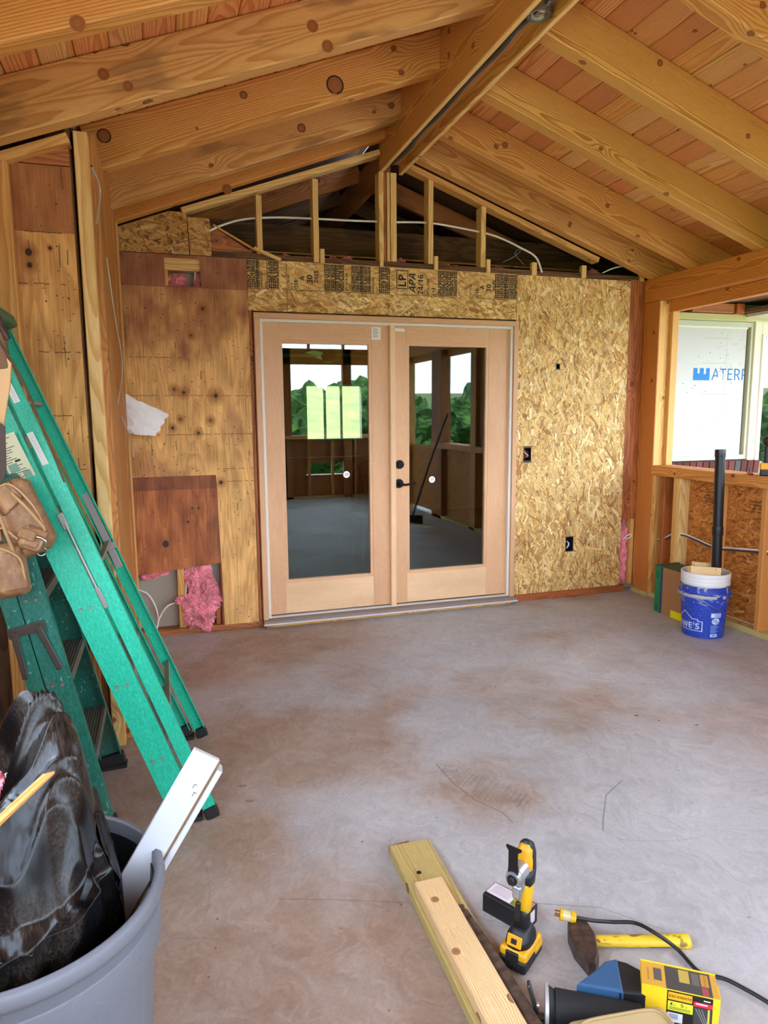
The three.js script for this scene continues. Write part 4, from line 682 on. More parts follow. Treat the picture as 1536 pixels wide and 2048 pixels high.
// ------------------------------------------------------------------ step ladders
// local axes: y up the rails, x across their web (front to back), z along the treads
function stepLadder({ name, label, pos, lean, green, L, z0, z1, flip, dirty }) {
  const t = thing(name, label, 'ladder', pos, undefined); t.rotation.z = lean;
  const gt = pixTex(256, 512, 0.3, 0.6, (u, v, c) => {
    const f = (vn(u * 420, v * 90, 3) - 0.5) * 26 + (vn(u * 200 + v * 160, v * 200 - u * 120, 5) - 0.5) * 18; let k = [green[0] + f, green[1] + f, green[2] + f];
    if (dirty) { const s = sm(0.5, 0.7, fbm(u * 9, v * 6, 8, 4)) * 0.55; k = k.map((x, i) => x + ([86, 104, 92][i] - x) * s); const w = sm(0.8, 0.86, vn(u * 130, v * 60, 12) * (fbm(u * 5, v * 4, 19, 2) > 0.55 ? 1 : 0.9)) * 0.5; k = k.map((x) => x + (190 - x) * w); }
    c[0] = k[0]; c[1] = k[1]; c[2] = k[2];
  });
  const fg = std({ map: gt, roughness: 0.42 }), alu = flat(dirty ? 0x7d766c : 0x9a958c, 0.5, { metalness: 0.5 }), rub = flat(0x1d1d1c, 0.8), s = flip ? -1 : 1;
  const channel = (xa, xb, fl, side, y0, y1) => { // C section, web on the outer side
    const w = 0.004, q = [[xa, 0], [xb, 0], [xb, -fl * side], [xb - w, -fl * side], [xb - w, -w * side], [xa + w, -w * side], [xa + w, -fl * side], [xa, -fl * side]];
    const g = new THREE.ExtrudeGeometry(new THREE.Shape((side > 0 ? q.slice().reverse() : q).map(([a, b]) => new THREE.Vector2(a, -b))), { depth: 1, steps: 1, bevelEnabled: false });
    g.rotateX(-Math.PI / 2); const p = g.attributes.position, uv = g.attributes.uv;
    for (let i = 0; i < p.count; i++) { const f = p.getY(i), y = y0 + (y1 - y0) * f; p.setY(i, y); p.setZ(i, p.getZ(i) + side * (z0 + (z1 - z0) * (y / L))); uv.setXY(i, p.getX(i) + p.getZ(i), y); }
    g.computeVertexNormals(); return g;
  };
  const [wa, wb, na, nb] = flip ? [0, 0.082, -0.056, -0.004] : [-0.093, 0, 0.013, 0.06];
  for (const side of [1, -1]) { mesh('front_rail', channel(wa, wb, 0.026, side, 0.05, L), fg, t); mesh('rear_rail', channel(na, nb, 0.022, side, flip ? 0.06 : 0.004, L - 0.03), fg, t); }
  const zw = (y) => z0 + (z1 - z0) * (y / L) - 0.004;
  for (let i = 0; 0.3 + i * 0.3 < L - 0.1; i++) {
    const y = 0.3 + i * 0.3, hw = zw(y), g = [at(rb(0.078, 0.005, hw * 2, 0.002, 1), 0, 0, 0), at(rb(0.006, 0.04, hw * 2, 0.002, 1), 0.037 * s, -0.018, 0), at(rb(0.006, 0.03, hw * 2, 0.002, 1), -0.037 * s, -0.014, 0)];
    for (let k = -3; k <= 3; k++) g.push(at(rb(0.004, 0.003, hw * 2, 0.001, 1), k * 0.01, 0.004, 0));
    mesh('tread', at(merge(g), (wa + wb) / 2, y, 0, 0, 0, -lean * 0.7), alu, t);
    if (i % 2 === 0) mesh('rear_brace', at(rb(0.022, 0.012, zw(y + 0.1) * 2, 0.003, 1), (na + nb) / 2, y + 0.1, 0), alu, t);
  }
  for (const side of [1, -1]) {
    mesh('shoe', merge([at(rb(0.1, 0.05, 0.036, 0.008), (wa + wb) / 2, 0.055, side * (z0 - 0.012)), at(rb(0.105, 0.014, 0.06, 0.005), (wa + wb) / 2, 0.03, side * (z0 - 0.016), 0, 0, -lean * 0.9)]), rub, t);
    mesh('rear_shoe', at(rb(0.05, 0.045, 0.034, 0.006), (na + nb) / 2, flip ? 0.058 : 0.012, side * (z0 - 0.01)), rub, t);
  }
  mesh('top_cap', at(rb(0.19, 0.05, z1 * 2 + 0.06, 0.012), (wa + nb) / 2 * 0.6, L, 0), flat(0x2d6a54, 0.5), t);
  for (let i = 0; 0.3 + i * 0.3 < L - 0.1; i++) { const y = 0.29 + i * 0.3; mesh('rivet', merge([0.25, 0.6].map((f) => at(cyl(0.006, 0.007, 0.004, 10), wa + (wb - wa) * f, y - f * 0.015, zw(y) + 0.006, Math.PI / 2))), alu, t); }
  return { t, zw, wa, wb, na, nb, alu };
}
{
  const A = stepLadder({ name: 'step_ladder', label: 'bright clean green fibreglass step ladder folded and leaning on the wall', pos: [-0.535, 0, 1.925], lean: 0.352, green: [26, 182, 146], L: 1.92, z0: 0.35, z1: 0.19, flip: false });
  const lt = canTex(128, 320, (g) => { g.fillStyle = '#dcd9b4'; g.fillRect(0, 0, 128, 320); const r = rng(3); g.fillStyle = '#4a4a40'; for (let i = 0; i < 34; i++) g.fillRect(10, 12 + i * 9, 20 + r() * 86, 2.5); g.fillStyle = '#7fa58c'; g.fillRect(14, 110, 50, 34); g.fillRect(70, 150, 44, 40); g.fillStyle = '#1c1c1a'; g.fillRect(60, 100, 30, 8); g.fillRect(20, 160, 26, 8); });
  const put = (n, m, x, y, w, h) => { const o = mesh(n, new THREE.BoxGeometry(w, h, 0.001), m, A.t); o.position.set(x, y, A.zw(y) + 0.006); o.rotation.x = 0.08; };
  put('warning_label', std({ map: lt, roughness: 0.4 }), -0.05, 1.38, 0.072, 0.28);
  const w2 = std({ roughness: 0.4, map: canTex(32, 256, (g) => { g.fillStyle = '#e8ece6'; g.fillRect(0, 0, 32, 256); g.fillStyle = '#8d9a92'; for (let i = 0; i < 26; i++) g.fillRect(5, 8 + i * 9, 22, 1.5); }) });
  put('rail_label', w2, 0.028, 1.4, 0.02, 0.2); put('rail_label', w2, 0.03, 1.62, 0.02, 0.12);
  mesh('spreader', merge([tubeG([V(0.006, 1.18, A.zw(1.1) + 0.008), V(0.008, 0.9, A.zw(0.9) + 0.008)], 0.005, 4, 8), at(rb(0.02, 0.06, 0.006, 0.002), 0.004, 1.19, A.zw(1.1) + 0.009), at(rb(0.016, 0.08, 0.006, 0.002), 0.01, 0.9, A.zw(0.9) + 0.009)]), flat(0x9a9a92, 0.45, { metalness: 0.6 }), A.t);
  mesh('spreader', merge([at(rb(0.03, 0.34, 0.004, 0.002), 0.036, 1.05, -A.zw(1.05) + 0.012), at(rb(0.05, 0.03, 0.004, 0.002), 0.036, 0.98, -A.zw(1.05) + 0.016)]), A.alu, A.t);
  const B = stepLadder({ name: 'step_ladder', label: 'dirty dark green step ladder with worn treads behind the bright one', pos: [-0.9, 0, 2.055], lean: 0.205, green: [24, 104, 88], L: 1.27, z0: 0.255, z1: 0.19, flip: true, dirty: true });
  const st = flat(0x57504a, 0.45, { metalness: 0.7 }), z = B.zw(0.75) + 0.01;
  const br = group('spreader', B.t);
  mesh('bracket', extr([[-0.058, 0.0], [0.055, 0.0], [0.055, 0.032], [-0.058, 0.032]], 0.003, 0.001).translate(0, 0.78, z), st, br);
  for (const x of [-0.04, 0.035]) { mesh('arm', at(rb(0.02, 0.16, 0.006, 0.003), x + (x > 0 ? 0.012 : -0.004), 0.715, z + 0.006, 0, 0, x > 0 ? 0.16 : -0.06), st, br); mesh('pivot', at(cyl(0.007, 0.007, 0.012, 12), x, 0.795, z + 0.006, Math.PI / 2), st, br); }
}

// ------------------------------------------------------------------ leather tool belt hanging on the ladder
{
  const lt = pixTex(256, 256, 0.2, 0.2, (u, v, c) => { const n = fbm(u * 18, v * 18, 5, 4), f = vn(u * 700, v * 700, 4), s = 0.6 * sm(0.35, 0.85, fbm(u * 40, v * 30, 9, 4)), k = 0.72 + 0.45 * n + 0.14 * (f - 0.5); c[0] = (140 + 50 * s) * k; c[1] = (98 + 48 * s) * k; c[2] = (62 + 40 * s) * k; });
  const le = std({ map: lt, bumpMap: lt, bumpScale: 0.002, roughness: 0.6 }), led = flat(0x3c2418, 0.6), tanl = flat(0xc39a68, 0.6);
  const t = thing('tool_belt', 'worn brown leather tool belt pouch hanging against the bright ladder', 'tool belt', [-1.035, 1.1, 2.33]);
  const pouch = (name, w, h, d, x, y, z, rz, seed, taper = 0.25) => { // soft bag: rounded box, bellied and creased, narrower below
    const g = new RoundedBoxGeometry(w, h, d, 22, Math.min(w, h, d) * 0.42), p = g.attributes.position;
    for (let i = 0; i < p.count; i++) { const X = p.getX(i), Y = p.getY(i), Z = p.getZ(i), q = 1 - taper * (0.5 - Y / h), b = 1 + 0.35 * Math.exp(-Math.pow((Y / h + 0.18) * 3, 2)), n = (fbm(X * 26 + seed, Y * 14 + Z * 9, seed, 3) - 0.5) * 0.03 - Math.pow(1 - Math.abs(2 * vn(X * 16 + Y * 22 + seed, Y * 9 - X * 20, seed + 2) - 1), 6) * 0.009; p.setXYZ(i, X * q + n, Y + n * 0.5, Z * (Z > 0 ? b : 1) + (Z > 0 ? n : 0)); }
    g.computeVertexNormals(); const uv = g.attributes.uv; for (let i = 0; i < uv.count; i++) uv.setXY(i, p.getX(i) + p.getZ(i), p.getY(i));
    return mesh(name, at(g, x, y, z, 0, 0, rz), le, t);
  };
  pouch('main_pouch', 0.15, 0.24, 0.08, -0.01, 0.055, 0, 0.42, 3, 0.15);
  pouch('side_pouch', 0.09, 0.17, 0.07, -0.045, -0.1, 0.03, 0.12, 9, -0.35);
  pouch('small_pocket', 0.085, 0.075, 0.05, 0.035, -0.005, 0.05, -0.45, 14, 0.1);
  const seam = (pts) => mesh('stitched_seam', tubeG(pts.map(([x, y, z]) => V(x, y, z)), 0.0035, 30, 6), flat(0xb08a5e, 0.7), t);
  seam([[-0.09, 0.13, 0.03], [-0.03, 0.168, 0.045], [0.03, 0.11, 0.055], [0.06, 0.04, 0.052], [0.066, -0.01, 0.045]]); seam([[-0.085, -0.02, 0.06], [-0.045, -0.03, 0.078], [-0.01, -0.06, 0.07], [0.0, -0.13, 0.06]]); seam([[-0.09, 0.02, 0.05], [-0.05, 0.035, 0.066], [-0.01, 0.0, 0.068]]);
  pouch('leather_flap', 0.085, 0.07, 0.022, -0.04, 0.12, 0.035, 0.75, 21, 0.1); pouch('leather_flap', 0.05, 0.1, 0.02, -0.075, 0.04, 0.045, 0.1, 27, 0.3);
  mesh('pocket_flap', at(rb(0.05, 0.032, 0.012, 0.006), 0.02, 0.015, 0.085, 0.1, 0, -0.45), le, t);
  for (const [a, b] of [[[-0.075, 0.14], [-0.02, -0.06]], [[-0.02, 0.14], [0.065, 0.03]]]) mesh('binding', tubeG([V(a[0], a[1], 0.05), V((a[0] + b[0]) / 2, (a[1] + b[1]) / 2 + 0.01, 0.072), V(b[0], b[1], 0.062)], 0.006, 20, 6), flat(0xa17a50, 0.6), t);
  mesh('buckle_ring', at(new THREE.TorusGeometry(0.014, 0.0028, 8, 24), 0.052, -0.045, 0.06, 0.4, 0.3), flat(0xb8b8b4, 0.25, { metalness: 1 }), t);
  mesh('hammer_clip', tubeG([V(0.02, 0.01, 0.075), V(0.06, 0.0, 0.08), V(0.068, -0.012, 0.08), V(0.052, -0.04, 0.07)], 0.0045, 24, 8), flat(0xc4c4c0, 0.25, { metalness: 1 }), t);
  mesh('hanging_strap', extr([[-0.085, 0.16], [-0.055, 0.16], [-0.035, 0.2], [-0.028, 0.34], [-0.05, 0.36], [-0.075, 0.36]], 0.004, 0.001, 0.02), led, t);
  mesh('belt_loop', extr([[-0.07, 0.35], [-0.035, 0.345], [-0.01, 0.46], [0.0, 0.53], [-0.02, 0.56], [-0.075, 0.56]], 0.006, 0.002, 0.0), tanl, t);
  mesh('belt_pad', at(rb(0.075, 0.17, 0.03, 0.014), -0.045, 0.59, -0.005, 0, 0, 0.1), flat(0x6b4a30, 0.7), t);
  mesh('belt_end', tubeG([V(-0.04, 0.66, 0), V(-0.02, 0.64, 0.01), V(0.0, 0.6, 0.012), V(-0.03, 0.68, 0.0)], 0.008, 20, 8), led, t);
  mesh('cord', tubeG([V(-0.05, 0.64, 0.02), V(0.02, 0.5, 0.0), V(0.07, 0.33, -0.03), V(0.12, 0.16, -0.03)], 0.0035, 20, 6), flat(0x4b3524, 0.7), t);
}

// ------------------------------------------------------------------ rubbish bin, bag and offcuts in it
{
  const bt = canTex(1024, 512, (g, w, h) => { g.fillStyle = '#6d7179'; g.fillRect(0, 0, w, h); const r = rng(14); for (let i = 0; i < 900; i++) { const x = r() * w, y = r() * h, l = 6 + r() * 40, a = 1.2 + r() * 0.8; g.strokeStyle = r() < 0.7 ? `rgba(150,152,156,${r() * 0.3})` : `rgba(60,60,64,${r() * 0.3})`; g.lineWidth = 0.6 + r() * 1.4; g.beginPath(); g.moveTo(x, y); g.lineTo(x + Math.cos(a) * l, y + Math.sin(a) * l); g.stroke(); } for (let i = 0; i < 120; i++) { g.fillStyle = `rgba(140,124,104,${r() * 0.25})`; g.beginPath(); g.ellipse(r() * w, r() * h * 0.3, 2 + r() * 14, 1 + r() * 3, 0, 0, 7); g.fill(); } });
  const bin = thing('trash_can', 'grey scuffed plastic rubbish bin holding a black bag', 'trash can', [-0.9, 0, 3.44]);
  const pm = std({ map: bt, roughness: 0.45 });
  mesh('body', lathe([[0.0, 0.006], [0.185, 0.0], [0.2, 0.012], [0.233, 0.56], [0.24, 0.565], [0.24, 0.59], [0.251, 0.594], [0.255, 0.606], [0.252, 0.622], [0.244, 0.627], [0.236, 0.622], [0.231, 0.56], [0.196, 0.02], [0.0, 0.016]], 72), pm, bin);
  mesh('liner', lathe([[0.0, 0.02], [0.195, 0.024], [0.229, 0.56], [0.232, 0.6]], 72), flat(0x1a1b1d, 0.5, { side: THREE.DoubleSide }), bin);
  const rim = mesh('rim_band', lathe([[0.2335, 0.5], [0.243, 0.505], [0.243, 0.562], [0.235, 0.566]], 72), pm, bin);
  const bagT = pixTex(512, 512, 0.5, 0.5, (u, v, c) => { const d = sm(0.53, 0.68, fbm(u * 7, v * 7, 4, 4)) * (0.25 + 0.75 * vn(u * 420, v * 420, 3)), sp = vn(u * 900, v * 900, 7) > 0.93 ? 34 : 0; c[0] = 9 + 52 * d + sp; c[1] = 9 + 44 * d + sp; c[2] = 10 + 36 * d + sp; });
  const bagM = new THREE.MeshPhysicalMaterial({ map: bagT, roughness: 0.2, specularIntensity: 0.5, side: THREE.DoubleSide });
  const bag = thing('trash_bag', 'crumpled shiny black rubbish bag dusted with sawdust bulging out of the bin', 'trash bag', [-0.9, 0, 3.44]);
  { // creased film: a sheet draped over the rubbish, tucked inside the rim
    const na = 260, nr = 170, p = [], uv = [], ix = [];
    const ridge = (x, y, s) => 1 - Math.abs(2 * vn(x, y, s) - 1);
    for (let i = 0; i <= nr; i++) for (let j = 0; j <= na; j++) {
      const a = j / na * Math.PI * 2, f = i / nr; let r, y;
      if (f < 0.62) { r = 0.2 * (f / 0.62); y = 0.64; } else { const q = (f - 0.62) / 0.38; r = 0.2 + 0.012 * Math.sin(q * 3); y = 0.64 - q * 0.22; }
      let x = Math.cos(a) * r, z = Math.sin(a) * r;
      const w = fbm(x * 6 + 3, z * 6, 12, 2), inner = 1 - sm(0.5, 0.64, f), cr = (k, s) => Math.pow(ridge(k[0], k[1], s), 3);
      const fold = cr([(z + x * 0.5) * 11 + w * 2, (x - z * 0.5) * 4], 5) * 0.055 + cr([(z + x * 0.3) * 15 + w * 3, (x - z * 0.3) * 5], 8) * 0.022 + (fbm(x * 60, z * 60, 9, 2) - 0.5) * 0.003;
      const d2 = Math.pow((x - 0.035) / 0.19, 2) + Math.pow((z + 0.075) / 0.2, 2), dome = 0.2 * Math.max(0, 1 - d2) + 0.07 * Math.exp(-(Math.pow((x - 0.06) / 0.05, 2) + Math.pow((z + 0.12) / 0.06, 2)));
      const hump = 0.09 * Math.exp(-(Math.pow((x - 0.13) / 0.055, 2) + Math.pow((z + 0.06) / 0.09, 2)));
      const pit = 0.2 * Math.exp(-(Math.pow((x + 0.05) / 0.07, 2) + Math.pow((z + 0.075) / 0.075, 2))) - 0.12 * Math.exp(-(Math.pow((x - 0.0) / 0.1, 2) + Math.pow((z + 0.165) / 0.03, 2)));
      y += (dome + hump - pit + fold) * (0.2 + 0.8 * inner) - 0.06 * sm(-0.02, 0.2, z) * inner;
      const rr = 1 + (inner > 0.5 ? 0 : (ridge(a * 4, f * 5, 15) - 0.5) * 0.14); x *= Math.min(rr, 1.1); z *= Math.min(rr, 1.1);
      x = x * 0.9 - 0.025; p.push(x, y, z); uv.push(x - z * 0.3, y + z * 0.6);
    }
    for (let i = 0; i < nr; i++) for (let j = 0; j < na; j++) { const k = i * (na + 1) + j; ix.push(k, k + 1, k + na + 1, k + 1, k + na + 2, k + na + 1); }
    const g = new THREE.BufferGeometry(); g.setAttribute('position', new THREE.Float32BufferAttribute(p, 3)); g.setAttribute('uv', new THREE.Float32BufferAttribute(uv, 2)); g.setIndex(ix); g.computeVertexNormals();
    mesh('bag_film', g, bagM, bag);
  }
  // white trim board leaning out over the rim
  const tr = thing('trim_board', 'white painted trim board with a grooved edge sticking out of the rubbish bin', 'board');
  const a = V(-0.975, 0.125, 3.39), b = P(421, 1512, 'y', 0.8), d = b.clone().sub(a), Ln = d.length(), Y = d.normalize();
  const toCam = camera.position.clone().sub(b).normalize(), X = Y.clone().cross(V(0.1, 0.35, 1).normalize()).normalize(), Z = X.clone().cross(Y);
  tr.quaternion.setFromRotationMatrix(new THREE.Matrix4().makeBasis(X, Y, Z)); tr.position.copy(a);
  const wm = flat(0xc2c6cc, 0.35), cut = flat(0x8f6c46, 0.8);
  mesh('face_strip', bxG(-0.036, 0.02, 0, Ln, -0.008, 0.004, 'y', 0.0015), wm, tr); mesh('groove', bxG(0.02, 0.026, 0, Ln - 0.006, -0.014, -0.004, 'y', 0.001), cut, tr); mesh('edge_strip', bxG(0.026, 0.038, 0, Ln - 0.02, -0.034, 0.0, 'y', 0.002), wm, tr); mesh('back_strip', bxG(-0.034, 0.025, 0.0, Ln - 0.004, -0.02, -0.009, 'y', 0.0015), cut, tr);
  mesh('staple', merge([bxG(0.0, 0.001, Ln - 0.07, Ln - 0.062, 0.004, 0.005), bxG(0.0, 0.006, Ln - 0.062, Ln - 0.061, 0.004, 0.005)]), flat(0x333333, 0.5), tr); mesh('staple', merge([bxG(0.007, 0.008, Ln - 0.085, Ln - 0.077, 0.004, 0.005), bxG(0.007, 0.013, Ln - 0.077, Ln - 0.076, 0.004, 0.005)]), flat(0x333333, 0.5), tr);
  const ws = mesh('wood_strip', alongG(P(-40, 1678, 'y', 0.85), P(104, 1541, 'y', 0.85), 0.006, 0.018), M.pine2); tag(ws, 'thin pale wood strip poking out of the black bag', 'wood strip');
  const sc = mesh('plaster_scrap', alongG(P(22, 1660, 'z', 3.38), P(38, 1548, 'z', 3.36), 0.05, 0.006, V(1, 0, 0.2)), flat(0xdcc4be, 0.8)); tag(sc, 'pale pinkish board scrap standing in the black bag', 'scrap');
  const c1 = P(-2, 1580, 'z', 3.36); tag(fluff('insulation_scrap', [[c1.x, c1.y - 0.01, c1.z, 0.03, 0.035, 0.03]], 95, scene), 'bit of pink insulation stuffed in the black bag', 'insulation');
}
// paper scrap hanging in the corner
{
  const g = new THREE.PlaneGeometry(1, 1, 30, 30), p = g.attributes.position, c = [P(243, 785, 'z', 0.13), P(338, 828, 'z', 0.13), P(312, 872, 'z', 0.13), P(249, 866, 'z', 0.13)];
  for (let i = 0; i < p.count; i++) { const u = p.getX(i) + 0.5, v = p.getY(i) + 0.5, t = c[0].clone().lerp(c[1], u), b = c[3].clone().lerp(c[2], u), q = b.lerp(t, v); p.setXYZ(i, q.x + 0.006 * Math.sin(v * 20 + u * 9), q.y + 0.012 * (fbm(u * 9, v * 3, 5, 2) - 0.5), 0.13 + 0.05 * Math.sin(u * 3.2 + v * 2) * u + 0.03 * (fbm(u * 4, v * 6, 3, 3) - 0.5)); }
  g.computeVertexNormals(); tag(mesh('paper_scrap', g, flat(0xf8f6f2, 0.85, { side: THREE.DoubleSide })), 'torn white paper scrap hanging in the plywood corner', 'paper');
}

// ------------------------------------------------------------------ buckets, pipe, box by the half wall
{
  const bc = [2.757, 1.1];
  const print = canTex(1024, 400, (g, w, h) => {
    g.fillStyle = '#1f3fae'; g.fillRect(0, 0, w, h); const r = rng(8);
    for (let i = 0; i < 1500; i++) { g.fillStyle = `rgba(190,200,216,${0.06 + r() * 0.3})`; g.beginPath(); g.ellipse(r() * w, r() * h, 1 + r() * 7, 1 + r() * 4, r() * 3, 0, 7); g.fill(); }
    for (let i = 0; i < 50; i++) { g.fillStyle = `rgba(206,204,196,${0.25 + r() * 0.4})`; g.beginPath(); g.ellipse(r() * w, r() * 60, 6 + r() * 30, 3 + r() * 9, r(), 0, 7); g.fill(); }
    const cx = 372; g.strokeStyle = g.fillStyle = '#cfe0f6'; g.lineWidth = 7; g.lineJoin = 'miter';
    g.beginPath(); g.moveTo(cx - 160, 330); g.lineTo(cx + 125, 330); g.lineTo(cx + 125, 232); g.lineTo(cx + 92, 232); g.lineTo(cx + 92, 214); g.lineTo(cx + 50, 214); g.lineTo(cx - 18, 148); g.lineTo(cx - 90, 214); g.lineTo(cx - 160, 232); g.closePath(); g.stroke();
    g.font = 'bold 78px sans-serif'; g.save(); g.translate(cx - 148, 312); g.scale(0.92, 1.05); g.fillText("LOWE'S", 0, 0); g.restore();
    g.fillRect(cx + 185, 140, 82, 44); g.fillStyle = '#1f3fae'; for (let i = 0; i < 3; i++) g.fillRect(cx + 215, 147 + i * 12, 48, 5);
    g.fillStyle = '#cfe0f6'; g.beginPath(); g.arc(cx + 226, 222, 32, 0, 7); g.fill(); g.strokeStyle = '#1f3fae'; g.lineWidth = 4; g.beginPath(); g.arc(cx + 218, 216, 12, 0, 7); g.moveTo(cx + 240, 240); g.arc(cx + 238, 232, 10, 0, 7); g.stroke();
    g.fillStyle = 'rgba(150,180,230,0.85)'; for (let i = 0; i < 12; i++) g.fillRect(cx + 188, 262 + i * 7, 40 + r() * 38, 3.5);
    g.fillStyle = '#cfe0f6'; g.fillRect(cx + 190, 352, 58, 30); g.fillStyle = '#1f3fae'; for (let i = 0; i < 10; i++) g.fillRect(cx + 204 + i * 3.4, 357, 1.6, 20);
  });
  print.wrapS = THREE.RepeatWrapping;
  const b = thing('bucket', 'blue printed plastic bucket splashed with plaster, standing by the half wall', 'bucket', [bc[0], 0, bc[1]]); b.rotation.y = 2.46;
  const body = lathe([[0.127, 0.002], [0.146, 0.268]], 64); { const uv = body.attributes.uv; }
  mesh('body', body, std({ map: print, roughness: 0.4, side: THREE.DoubleSide }), b);
  const blue = std({ roughness: 0.45, map: pixTex(256, 64, 1, 1, (u, v, c) => { const s = sm(0.5, 0.62, fbm(u * 24, v * 5, 7, 4)); c[0] = 30 + 150 * s; c[1] = 60 + 124 * s; c[2] = 168 + 14 * s; }) });
  mesh('lip', lathe([[0.146, 0.266], [0.162, 0.27], [0.163, 0.29], [0.158, 0.296], [0.15, 0.297], [0.149, 0.338], [0.153, 0.342], [0.144, 0.342], [0.142, 0.27]], 64), blue, b); mesh('base', at(cyl(0.127, 0.127, 0.004, 40), 0, 0.004, 0), flat(0x1f3fae, 0.5), b);
  mesh('bail_handle', tubeG([V(0.162, 0.285, 0), V(0.15, 0.24, 0.07), V(0.1, 0.2, 0.13), V(0.0, 0.185, 0.172), V(-0.1, 0.2, 0.13), V(-0.15, 0.24, 0.07), V(-0.162, 0.285, 0)], 0.0022, 50, 6).rotateY(-1.9), flat(0xb0b4b8, 0.3, { metalness: 1 }), b);
  const wb = thing('bucket', 'white ribbed bucket nested inside the blue one and filled with wood shims', 'bucket', [bc[0], 0.02, bc[1]]);
  const wh = flat(0xe9e9e6, 0.4);
  mesh('body', lathe([[0.0, 0.0], [0.118, 0.0], [0.138, 0.3], [0.1385, 0.325], [0.15, 0.328], [0.15, 0.352], [0.146, 0.354], [0.151, 0.358], [0.151, 0.372], [0.147, 0.375], [0.151, 0.379], [0.152, 0.404], [0.147, 0.408], [0.14, 0.404], [0.136, 0.3], [0.116, 0.006], [0.0, 0.006]], 64), wh, wb);
  mesh('bail_handle', tubeG([V(0.03, 0.338, 0.146), V(0.06, 0.32, 0.15), V(0.1, 0.27, 0.135), V(0.135, 0.24, 0.09)], 0.002, 20, 6), flat(0xb0b4b8, 0.3, { metalness: 1 }), wb);
  [[0.0, 0.095, 0.2, -0.5, 0.2], [-0.02, -0.08, 0.15, 0.45, 0.2], [0.05, -0.085, 0.1, 0.3, 0.16], [-0.085, 0.0, -0.9, 0.15, 0.12], [0.085, -0.02, 1.2, -0.1, 0.1]].forEach(([x, z, ry, tilt, w], i) => {
    const m = mesh('wood_shim', at(rb(w * 0.9, 0.33, 0.008, 0.002, 1), 0, 0.165, 0), [M.spf, M.pine][i % 2]); const o = [0.088, -0.085, -0.068, 0, 0][i]; m.position.set(bc[0] + (i < 3 ? -0.68 * o : x * 0.9), i < 3 ? 0.14 - i * 0.006 : 0.12, bc[1] + (i < 3 ? 0.73 * o : z * 0.9)); m.rotation.set(0, i < 3 ? -0.75 + 0.08 * i : ry, 0);
    tag(m, ['wide thin wood shim at the front of the white bucket', 'wide thin wood shim at the back of the white bucket', 'short wood shim behind the pipe in the white bucket', 'narrow wood shim on the cardboard box side of the white bucket', 'narrow wood shim beside the black pipe in the white bucket'][i], 'wood shim', 'shims in the bucket');
  });
  const pb = V(2.829, 0.05, 1.126), ptop = P(1441, 899, 'z', 1.1), blackp = flat(0x15161a, 0.32), pipe = thing('pipe', 'black plastic pipe standing upright in the white bucket', 'pipe', [pb.x, pb.y, pb.z]);
  const d = ptop.clone().sub(pb), Ln = d.length(); pipe.quaternion.setFromUnitVectors(V(0, 1, 0), d.clone().normalize());
  mesh('tube', lathe([[0.028, 0], [0.031, 0], [0.031, Ln - 0.05], [0.0335, Ln - 0.048], [0.0335, Ln], [0.029, Ln], [0.028, Ln - 0.05]], 32), blackp, pipe); mesh('coupling', lathe([[0.031, Ln - 0.56], [0.035, Ln - 0.558], [0.035, Ln - 0.5], [0.031, Ln - 0.498]], 32), blackp, pipe);
  const bx2 = thing('cardboard_box', 'brown cardboard box with a green and blue end band beside the blue bucket', 'box', [2.8, 0, 0.74]);
  const ft = canTex(400, 360, (g, w, h) => { g.fillStyle = '#a8764a'; g.fillRect(0, 0, w, h); const r = rng(6); for (let i = 0; i < 300; i++) { g.fillStyle = `rgba(80,50,28,${r() * 0.12})`; g.fillRect(r() * w, r() * h, 2 + r() * 20, 1 + r() * 3); } g.fillStyle = '#1f7a44'; g.fillRect(0, 0, 62, h); g.fillStyle = '#35406a'; g.fillRect(62, 0, 26, h); g.fillStyle = '#0d2416'; g.font = 'bold 34px sans-serif'; for (const y of [90, 345]) { g.save(); g.translate(42, y); g.rotate(-Math.PI / 2); g.fillText('ZIP', 0, 0); g.restore(); } });
  const faces = [flat(0xa8764a, 0.8), std({ map: ft, roughness: 0.75 }), flat(0x2c5f3f, 0.6), flat(0xa8764a, 0.8), flat(0xa8764a, 0.8), flat(0x1f7a44, 0.7)];
  mesh('carton', new THREE.BoxGeometry(0.2, 0.345, 0.37).translate(0.105, 0.1735, -0.0), faces, bx2);
  mesh('top_flap', bxG(0.0, 0.2, 0.346, 0.352, -0.186, -0.16, 'x', 0.001), flat(0x4a4f3a, 0.7), bx2);
  const yt = mesh('yellow_tag', bxG(2.793, 2.7965, 0.004, 0.058, 0.745, 0.865, 'z', 0.001), flat(0xf2e312, 0.5)); tag(yt, 'small bright yellow tag leaning at the foot of the cardboard box', 'tag');
}
